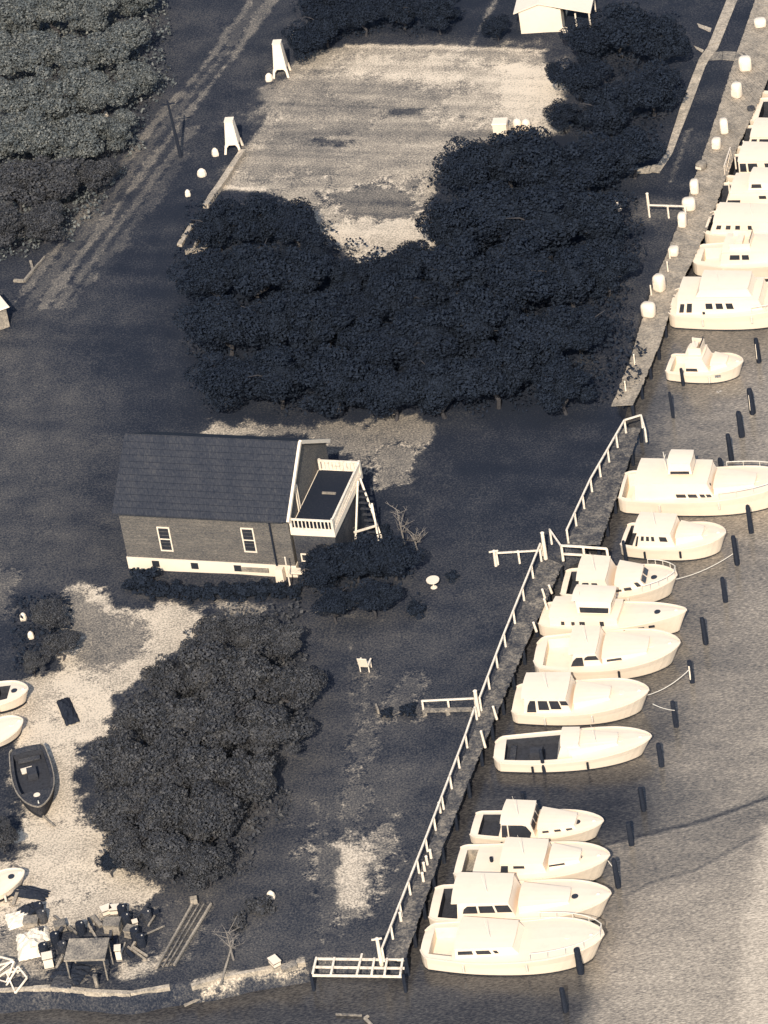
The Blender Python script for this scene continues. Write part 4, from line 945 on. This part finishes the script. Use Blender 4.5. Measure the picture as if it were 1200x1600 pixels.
for k, (a, b, d, m, l) in enumerate(CR_): crate(l, a, b, d, R(random.uniform(-30, 30)), m)
def drum(lab, px, py, m='rust', r=.3, h=.85):
    p = P(px, py, 0); e = empty('oil_drum', p); tag(e, lab, 'drum', 'drums in the boatyard clutter')
    b = MB().tube((0, 0, 0), (0, 0, h), r, r, 12); b.build('body', M[m], e)
    for z in (h * .33, h * .66): MB().tube((0, 0, z - .02), (0, 0, z + .02), r + .02, r + .02, 12).build('hoop', M[m], e)
    MB().tube((r * .4, 0, h), (r * .4, 0, h + .04), .05, .05).build('bung', M['metal'], e)
for a, b, m, l in ((193, 1432, 'darkwood', 'dark drum right of the two white-lidded crates'), (199, 1445, 'darkwood', 'dark drum just below the first dark one'), (213, 1468, 'darkwood', 'dark drum beside the grey crate'), (88, 1475, 'darkwood', 'dark drum left of the lean-to'), (100, 1490, 'rust', 'rusty drum touching the lean-to post'), (70, 1492, 'darkwood', 'dark drum above the white-topped box'), (128, 1458, 'darkwood', 'dark drum behind the lean-to roof'),
                   (222, 1478, 'darkwood', 'dark upright drum on the pale sand mound'), (232, 1440, 'rust', 'rusty drum near the slipway head'), (63, 1428, 'darkwood', 'dark drum left among tarps at the sand edge'), (68, 1440, 'rust', 'rusty drum by the pale crate on the sand')):
    drum(l, a, b, m)
# tarpaulins
def tarp(lab, px, py, w_, d_, h_, m='canvas', seed=0, name='tarpaulin', cat='tarpaulin'):
    p = P(px, py, 0); r_ = random.Random(seed); n = 12; V = []; F = []
    for i in range(n):
        for j in range(n):
            u, v = i / (n - 1) * 2 - 1, j / (n - 1) * 2 - 1; rr = max(abs(u), abs(v))
            V.append((u * w_ / 2 * (1 + r_.uniform(-.06, .06)), v * d_ / 2 * (1 + r_.uniform(-.06, .06)), .03 if rr > .99 else h_ * (1 - rr ** 2) ** .6 * r_.uniform(.65, 1.1)))
    for i in range(n - 1):
        for j in range(n - 1): F.append((i * n + j, (i + 1) * n + j, (i + 1) * n + j + 1, i * n + j + 1))
    o = MB().add(V, F).build(name, M[m]); o.location = p; o.rotation_euler = (0, 0, r_.uniform(-.6, .6)); tag(o, lab, cat)
tarp('bright crumpled tarpaulin heap above the white trestles', 50, 1478, 1.9, 2.6, .7, 'canvas', 1)
tarp('pale tarpaulin spread on the sand between the drums', 32, 1436, 1.8, 1.6, .4, 'canvas', 2)
tarp('small pale tarpaulin right of the crumpled heap', 62, 1462, 1.3, 1.4, .5, 'canvas', 5)
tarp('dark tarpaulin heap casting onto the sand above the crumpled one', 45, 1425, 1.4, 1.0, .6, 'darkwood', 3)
tarp('dark netting pile beside the lean-to roof', 110, 1520, 2.2, 1.8, .4, 'darkwood', 4, 'net_pile', 'netting')
tarp('grey heap of netting below the lean-to roof', 100, 1535, 1.6, 1.4, .35, 'rust', 6, 'net_pile', 'netting')
tarp('dark slanting heap on the sand below the left hull', 35, 1395, 3.6, 1.0, .5, 'darkwood', 9, 'net_pile', 'netting')
tarp('dark sheet added as a shadow on the bright sand right of the hauled-out boats', 106, 1112, 1.0, 3.0, .5, 'darkwood', 12)  # low dark mound added where a cast shadow lies on the sand
# white box on wooden boat
crate('white box standing on the deck of the old wooden boat', 44, 1212, (.7, .5, .45), R(10), 'white'); 
# lean-to
p = P(142, 1532, 0); e = empty('lean_to', p, R(-12)); tag(e, 'open lean-to shelter with a pale flat roof in the boatyard', 'shelter')
A = [Vector((-1.4, -.1, 1.8)), Vector((1.25, -.1, 1.8)), Vector((1.3, 1.6, 2.05)), Vector((-1.3, 1.6, 2.05))]
MB().hexa(A, [v + Vector((0, 0, .08)) for v in A]).build('roof', M['oldwood'], e)
MB().bar((-1.4, -.13, 1.82), (1.25, -.13, 1.82), .05, .14).build('fascia', M['palewood'], e)
for x, y in ((-1.3, 0), (1.1, 0), (-1.2, 1.5), (1.2, 1.5)): MB().box((x, y, .9), (.09, .09, 1.8)).build('post', M['oldwood'], e)
MB().box((0, 1.5, .85), (2.5, .05, 1.6)).build('back_wall', M['darkwood'], e)
# slipway rails
p = P(245, 1510, 0); e = empty('slipway', p); tag(e, 'boat slipway track of wooden rails running up from the sand', 'slipway'); rt = (p, 0.0)
A0, A1, B0, B1 = P(245, 1512, .2), P(301, 1412, .2), P(272, 1508, .2), P(330, 1412, .2)
for k, (a, b) in enumerate(((A0, A1), (B0, B1))): MB(rt).bar(a, b, .13, .16).build('rail', M['palewood'], e)
MB(rt).bar(A0.lerp(B0, .35), A1.lerp(B1, .35), .08, .1).build('rail', M['oldwood'], e); MB(rt).bar(A0.lerp(B0, .62), A1.lerp(B1, .62), .08, .1).build('rail', M['oldwood'], e)
for k in range(12):
    t = k / 11; MB(rt).bar(A0.lerp(A1, t) - Vector((0, 0, .14)), B0.lerp(B1, t) - Vector((0, 0, .14)), .12, .09).build('sleeper', M['rust'], e)
MB(rt).box((A1.x + .1, A1.y + .2, .3), (.45, .4, .4)).build('winch_box', M['palewood'], e)
# white trestles
def trestle(lab, pts):
    q0 = P(*pts[0]); e = empty('trestle_frame', q0); tag(e, lab, 'trestle'); rt = (q0, 0.0)
    seq = [P(*q) for q in pts]
    for a, b in zip(seq[:-1], seq[1:]): MB(rt).bar(a, b, .09).build('beam', M['fence'], e)
trestle('white crossed trestle frame at the lower left edge', [(-10, 1510, .8), (22, 1502, .8), (10, 1535, 0), (-8, 1530, 0), (20, 1512, .4), (28, 1520, .5)])
trestle('white triangular trestle frame right of the crossed one', [(10, 1540, 0), (28, 1510, .8), (42, 1528, .6), (24, 1552, 0), (10, 1520, .4), (34, 1516, .5)])
trestle('white leaning ladder frame left of the crossed trestle', [(-20, 1530, 0), (0, 1495, .8), (20, 1500, .9), (-5, 1520, .2), (-15, 1500, .9)])
for k, (a, b, c, d, l) in enumerate(((232, 1448, 242, 1432, 'short pale board leaning near the slipway head'), (200, 1480, 228, 1500, 'grey board lying on the pale sand mound'), (186, 1500, 196, 1474, 'pale board standing beside the narrow white box'), (84, 1432, 112, 1455, 'long thin grey pole across the sand edge'), (345, 1540, 365, 1470, 'thin pale pole running from the shore onto the lawn'), (52, 1262, 85, 1292, 'thin pale plank under the old wooden boat bow'))):
    ribbon('board', l, 'board', [(a, b), (c, d)], .12, .1, .1 if k else .2, M['palewood'] if 'pale' in l else M['oldwood'])

for k in range(28):
    px, py = random.choice([(random.uniform(60, 235), random.uniform(1432, 1520)), (random.uniform(20, 110), random.uniform(1415, 1470)), (random.uniform(120, 240), random.uniform(1425, 1475))])
    p = P(px, py, 0); L_ = random.uniform(.4, 1.5); a = random.uniform(0, 3.14)
    o = MB().bar((0, 0, .1), (L_ * math.cos(a), L_ * math.sin(a), random.uniform(.1, .5)), random.uniform(.08, .3), random.uniform(.05, .2)); cn, mm = random.choice([('pale', 'palewood'), ('grey', 'oldwood'), ('dark', 'darkwood'), ('rusty brown', 'rust')]); o = o.build('scrap_timber', M[mm])
    o.location = p; tag(o, cn + ' small piece of scrap timber lying in the boatyard clutter', 'scrap timber', cn + ' scrap timber in the boatyard')
# ------------------------------------------------------------------ trees
def make_crown(seed, nleaf, lobes, flat=.75, leaf=.30, shell=.75):
    r = np.random.default_rng(seed); C = []
    for k in range(lobes):
        v = r.normal(size=3); v /= np.linalg.norm(v); rad = r.uniform(.2, .92); C.append((v * rad * np.array([1, 1, flat]), r.uniform(.16, .40)))
    C.append((np.zeros(3), .5)); n = nleaf; V = np.zeros((n, 4, 3)); 
    w = np.array([c[1] ** 2 for c in C]); w /= w.sum(); ch = r.choice(len(C), n, p=w)
    d = r.normal(size=(n, 3)); d /= np.linalg.norm(d, axis=1)[:, None]
    rr = np.array([c[1] for c in C])[ch] * (shell + (1.08 - shell) * r.random(n) ** .6)
    ctr = np.array([c[0] for c in C])[ch] + d * rr[:, None] * np.array([1, 1, flat])
    nrm = d + r.normal(size=(n, 3)) * .55; nrm /= np.linalg.norm(nrm, axis=1)[:, None]
    a = np.cross(nrm, r.normal(size=(n, 3))); a /= np.linalg.norm(a, axis=1)[:, None]; b = np.cross(nrm, a)
    s = leaf * r.uniform(.5, 1.25, n)[:, None]; s2 = s * r.uniform(.45, .9, n)[:, None]
    V[:, 0] = ctr - a * s * .5; V[:, 1] = ctr - b * s2 * .5; V[:, 2] = ctr + a * s * .5; V[:, 3] = ctr + b * s2 * .5
    co = V.reshape(-1, 3).astype(np.float32); me = bpy.data.meshes.new('crown'); me.vertices.add(len(co)); me.vertices.foreach_set('co', co.ravel())
    me.loops.add(n * 4); me.loops.foreach_set('vertex_index', np.arange(n * 4, dtype=np.int32)); me.polygons.add(n); me.polygons.foreach_set('loop_start', np.arange(0, n * 4, 4, dtype=np.int32))
    me.update(calc_edges=True); return me
def make_trunk(seed, h, r, crown_r):
    rr = random.Random(seed); b = MB(); p = Vector((0, 0, -.2)); n = 4
    pts = [p] + [Vector((rr.uniform(-.12, .12) * k, rr.uniform(-.12, .12) * k, h * k / n)) for k in range(1, n + 1)]
    for k in range(n): b.tube(pts[k], pts[k + 1], r * (1 - .17 * k), r * (1 - .17 * (k + 1)), 8)
    for k in range(7):
        a = k * 2.4 + rr.random(); s = pts[2].lerp(pts[4], rr.random()); L = crown_r * rr.uniform(.45, .8)
        m = s + Vector((math.cos(a) * L * .5, math.sin(a) * L * .5, L * .35)); q = s + Vector((math.cos(a) * L, math.sin(a) * L, L * .5))
        b.tube(s, m, r * .38, r * .25, 6); b.tube(m, q, r * .25, r * .08, 6)
    me = bpy.data.meshes.new('trunk'); me.from_pydata([tuple(v) for v in b.V], [], b.F); me.materials.append(M['bark']); return me
PROTO = {}
for kind, mt in (('dark', 'leaf_dark'), ('mid', 'leaf_mid'), ('olive', 'leaf_olive')):
    for k in range(3):
        me = make_crown(hash((k,)) % 1000 + len(PROTO) * 17, 15000, 34, leaf=.075); me.materials.append(M[mt]); PROTO[kind, k] = me
TR = [make_trunk(k, 1.0, .07, .9) for k in range(3)]
BUSH = {}
for k in range(2):
    for kind in ('dark', 'mid'):
        me = make_crown(90 + k, 1500, 12, flat=.8, leaf=.20); me.materials.append(M['leaf_' + kind]); BUSH[kind, k] = me
cnt = 0
def tree(label, cx, cy, rpx, kind='dark', H=None, group=None, name='leafy_tree'):
    """crown centre at pixel (cx,cy), crown radius in pixels"""
    global cnt; cnt += 1
    rad = rpx / 20.0 * 1.16; H = H or rad * .95 + .3
    c = P(cx, cy, H); e = empty(name, (c.x, c.y, 0), random.uniform(0, 6.28)); tag(e, label, 'tree', group)
    cr = bpy.data.objects.new('crown', PROTO[kind, cnt % 3]); COL.objects.link(cr); cr.parent = e
    cr.location = (0, 0, H); cr.scale = (rad * random.uniform(.92, 1.22), rad * random.uniform(.92, 1.22), rad * random.uniform(.7, 1.0))
    tr = bpy.data.objects.new('trunk', TR[cnt % 3]); COL.objects.link(tr); tr.parent = e; tr.scale = (rad * .9, rad * .9, H)
ORD = ['first', 'second', 'third', 'fourth', 'fifth', 'sixth', 'seventh', 'eighth', 'ninth', 'tenth', 'eleventh', 'twelfth']
def row(desc, items, kind='dark', group=None):
    n = len(items)
    for k, (a, b, r_) in enumerate(items):
        pos = ORD[k] + ' from the left' if k < n - 1 else 'rightmost'
        if n == 1: pos = 'standing alone'
        tree(f'{desc}, {pos}', a, b, r_, kind, group=group)
g = 'dark trees of the central grove'
row('round tree at the upper right grove edge by the pale field', [(730, 262, 48), (795, 242, 52), (858, 262, 55), (915, 262, 50)], 'dark', g)
row('bushy tree on the grove edge below the pale field', [(338, 350, 40), (398, 342, 42), (458, 348, 42), (492, 398, 34), (548, 432, 32), (608, 420, 36), (652, 405, 34), (702, 345, 44)], 'dark', g)
row('dark tree in the second row of the grove', [(330, 428, 46), (400, 420, 52), (465, 432, 48), (560, 480, 44), (640, 462, 50), (708, 420, 54), (780, 330, 58), (850, 345, 60), (925, 345, 52)], 'dark', g)
row('dark tree in the third row of the grove', [(350, 505, 48), (430, 500, 52), (510, 505, 50), (590, 540, 50), (665, 530, 52), (740, 500, 56), (815, 430, 60), (888, 430, 55), (945, 420, 40)], 'dark', g)
row('dark tree in the lowest grove row above the house', [(350, 590, 46), (430, 585, 48), (520, 590, 50), (610, 610, 44), (690, 600, 48), (770, 580, 52), (845, 530, 54), (905, 515, 44), (880, 600, 42)], 'dark', g)
g = 'dark trees between the pale field and the walkway'
row('dark tree between the field and the walkway', [(905, 120, 36), (950, 170, 44), (985, 235, 42)], 'dark', g)
row('dark tree beside the small white cottage', [(918, 62, 34), (970, 40, 48), (1030, 60, 44), (1018, 140, 42)], 'dark', g)
tree('small ragged tree overhanging the upper right corner of the pale field', 868, 112, 20, 'dark', group=g)
tree('dark ragged tree below the field corner by the bright patch', 880, 178, 26, 'dark', group=g)
g = 'dark trees along the top edge'
row('dark tree along the top edge behind the pale field', [(475, 62, 30), (508, 38, 34), (500, 2, 36), (565, 20, 34), (625, 12, 34), (685, 18, 34)], 'dark', g)
tree('dark tree between the thin lane and the white cottage', 775, 40, 22, 'dark', group=g)
g = 'paler trees of the upper left woods'
row('pale olive tree in the top row of the left woods', [(15, 20, 46), (80, 15, 48), (145, 20, 44), (205, -5, 40)], 'olive', g)
row('pale olive tree in the second row of the left woods', [(-5, 85, 46), (60, 80, 46), (125, 85, 46), (190, 65, 42)], 'olive', g)
row('greyish tree in the third row of the left woods', [(25, 150, 46), (90, 150, 46), (155, 145, 44), (215, 125, 36)], 'olive', g)
row('greyish tree in the fourth row of the left woods', [(-5, 215, 46), (60, 215, 46), (125, 215, 44), (180, 200, 34)], 'olive', g)
row('greyish tree in the lowest row of the left woods', [(20, 285, 46), (85, 280, 44), (140, 270, 34), (10, 350, 40), (62, 345, 34)], 'mid', g)
g = 'trees of the lower clump beside the sandy yard'
row('ragged tree atop the lower clump below the hedge', [(330, 992, 34), (385, 990, 34), (440, 1000, 34)], 'mid', g)
row('dark tree in the second row of the lower clump', [(262, 1060, 36), (318, 1048, 42), (385, 1060, 44), (450, 1070, 38)], 'mid', g)
row('dark tree in the third row of the lower clump', [(215, 1120, 36), (275, 1125, 44), (345, 1130, 46), (415, 1140, 42)], 'mid', g)
row('dark tree in the fourth row of the lower clump', [(192, 1192, 40), (255, 1198, 44), (325, 1205, 46), (395, 1215, 40)], 'mid', g)
row('dark tree in the fifth row of the lower clump', [(195, 1262, 38), (258, 1270, 42), (325, 1280, 42)], 'mid', g)
row('dark tree at the bottom of the lower clump', [(205, 1325, 30), (262, 1338, 36), (318, 1345, 34)], 'mid', g)
g = 'dark trees right of the house'
row('dark tree on the lawn right of the house porch', [(500, 888, 36), (555, 868, 38), (610, 870, 34), (520, 940, 28), (580, 930, 30)], 'dark', g)
row('dark tree left of the sand at the photo edge', [(72, 962, 24), (92, 1005, 22), (50, 1035, 18)], 'mid', 'dark trees left of the sand')
tree('dark tree at the left edge below the wooden boat', 0, 1300, 26, 'mid'); tree('small ragged dark tree against the bright sand above the clutter', 172, 1345, 18, 'dark')
def undergrowth(name, label, poly, mt, dens, hmax, seed):
    w2 = W2(poly); xs = [p[0] for p in w2]; ys = [p[1] for p in w2]; r = np.random.default_rng(seed)
    n = int((max(xs) - min(xs)) * (max(ys) - min(ys)) * dens * 2.4); x = r.uniform(min(xs), max(xs), n); y = r.uniform(min(ys), max(ys), n)
    k = (sdist(x, y, w2) + (vnoise(x, y, 1.6, 5) - .5) * 3.0 > 0); x = x[k]; y = y[k]; n = len(x)
    z = r.random(n) * hmax * (.25 + vnoise(x, y, 1.3, 6)) + .03
    c = np.stack([x, y, z], 1); nr = r.normal(size=(n, 3)); nr[:, 2] = abs(nr[:, 2]) + .4; nr /= np.linalg.norm(nr, axis=1)[:, None]
    a = np.cross(nr, r.normal(size=(n, 3))); a /= np.linalg.norm(a, axis=1)[:, None]; b = np.cross(nr, a); s_ = r.uniform(.07, .2, n)[:, None]; V = np.stack([c - a * s_, c - b * s_ * .6, c + a * s_, c + b * s_ * .6], 1)
    me = bpy.data.meshes.new(name); co = V.reshape(-1, 3).astype(np.float32); me.vertices.add(len(co)); me.vertices.foreach_set('co', co.ravel())
    me.loops.add(n * 4); me.loops.foreach_set('vertex_index', np.arange(n * 4, dtype=np.int32)); me.polygons.add(n); me.polygons.foreach_set('loop_start', np.arange(0, n * 4, 4, dtype=np.int32)); me.update(calc_edges=True)
    me.materials.append(M[mt]); o = bpy.data.objects.new(name, me); COL.objects.link(o); tag(o, label, 'undergrowth', kind='stuff')
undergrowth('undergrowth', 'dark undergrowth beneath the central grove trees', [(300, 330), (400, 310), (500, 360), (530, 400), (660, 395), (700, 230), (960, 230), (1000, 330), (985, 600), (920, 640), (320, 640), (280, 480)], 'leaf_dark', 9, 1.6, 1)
undergrowth('undergrowth', 'grey brush beneath the lower clump of trees beside the sand', [(330, 965), (470, 960), (490, 1080), (450, 1240), (400, 1370), (240, 1375), (165, 1345), (150, 1240), (160, 1180), (195, 1150), (210, 1080), (290, 1030)], 'leaf_mid', 9, 1.3, 2)
undergrowth('undergrowth', 'olive brush beneath the upper left woods', [(-60, -60), (255, -60), (260, 130), (210, 230), (160, 320), (80, 390), (-60, 420)], 'leaf_olive', 9, 1.6, 3)
undergrowth('undergrowth', 'dark brush between the pale field and the walkway', [(900, 60), (1060, 20), (1050, 150), (1010, 260), (900, 230), (890, 140)], 'leaf_dark', 7, 1.2, 4)
undergrowth('undergrowth', 'dark brush right of the house porch', [(480, 850), (640, 840), (650, 900), (620, 960), (500, 960)], 'leaf_dark', 7, .9, 5)
undergrowth('undergrowth', 'dark brush behind the pale field along the top edge', [(460, -60), (730, -60), (725, 50), (560, 55), (465, 85)], 'leaf_dark', 7, .9, 6)
undergrowth('undergrowth', 'dark brush left of the sandy yard', [(30, 940), (110, 930), (115, 1000), (60, 1050), (20, 1040)], 'leaf_dark', 7, .7, 7)
# hedge shrubs
def shrub(label, px, py, rpx, kind='dark', group=None):
    p = P(px, py, 0); rad = rpx / 20; o = bpy.data.objects.new('shrub', BUSH[kind, int(px) % 2]); COL.objects.link(o)
    o.location = (p.x, p.y, rad * .55); o.scale = (rad, rad, rad * .8); o.rotation_euler = (0, 0, random.uniform(0, 6)); tag(o, label, 'shrub', group)
hs = [(a, b - 3, c * 1.25) for a, b, c in [(205, 925, 15), (226, 918, 22), (252, 934, 18), (278, 932, 16), (304, 938, 17), (330, 936, 16), (356, 936, 17), (382, 934, 17), (408, 932, 17), (434, 932, 16), (460, 935, 15)]]
for k, (a, b, r_) in enumerate(hs): shrub('dark clipped shrub in the hedge below the white foundation, ' + (ORD[k] + ' from the left' if k < 10 else 'rightmost'), a, b, r_, group='hedge below the house front')
for a, b, r_, l in ((640, 1115, 16, 'dark shrub on the lawn near the low fence'), (606, 1118, 12, 'small dark shrub below the pale stake'), (650, 960, 18, 'dark shrub below the garden table'), (706, 905, 12, 'dark shrub right of the garden table'), (600, 835, 16, 'dark shrub at the foot of the porch stairs'), (410, 1425, 22, 'low dark shrub on the lawn above the shore seawall'), (375, 1450, 16, 'low dark shrub left of the bigger one near the shore')):
    shrub(l, a, b, r_, 'dark' if b < 1200 else 'mid')
# bare saplings near the porch
def sapling(label, px, py, h, seed):
    p = P(px, py, 0); rr = random.Random(seed); e = empty('bare_sapling', p); tag(e, label, 'sapling')
    MB().tube((0, 0, 0), (rr.uniform(-.2, .2), 0, h), .07, .03, 6).build('trunk', M['twig'], e); b = MB()
    for k in range(16):
        z = h * rr.uniform(.35, 1); a = rr.uniform(0, 6.28); L = rr.uniform(.4, 1.1); s = Vector((0, 0, z)); q = s + Vector((math.cos(a) * L, math.sin(a) * L, L * .6)); b.tube(s, q, .025, .01, 4)
        for j in range(3):
            m = s.lerp(q, rr.uniform(.4, .9)); b.tube(m, m + Vector((rr.uniform(-.3, .3), rr.uniform(-.3, .3), rr.uniform(.1, .35))), .014, .006, 4)
    b.build('branch', M['twig'], e)
sapling('bare pale sapling right of the porch stairs', 632, 850, 3.0, 1); sapling('bare pale sapling close to the white porch front', 548, 856, 3.4, 2); sapling('short bare sapling by the garden table', 652, 860, 1.4, 3); sapling('thin bare sapling above the shore near the slipway', 365, 1500, 2.4, 4)
print('objects', len(bpy.data.objects))
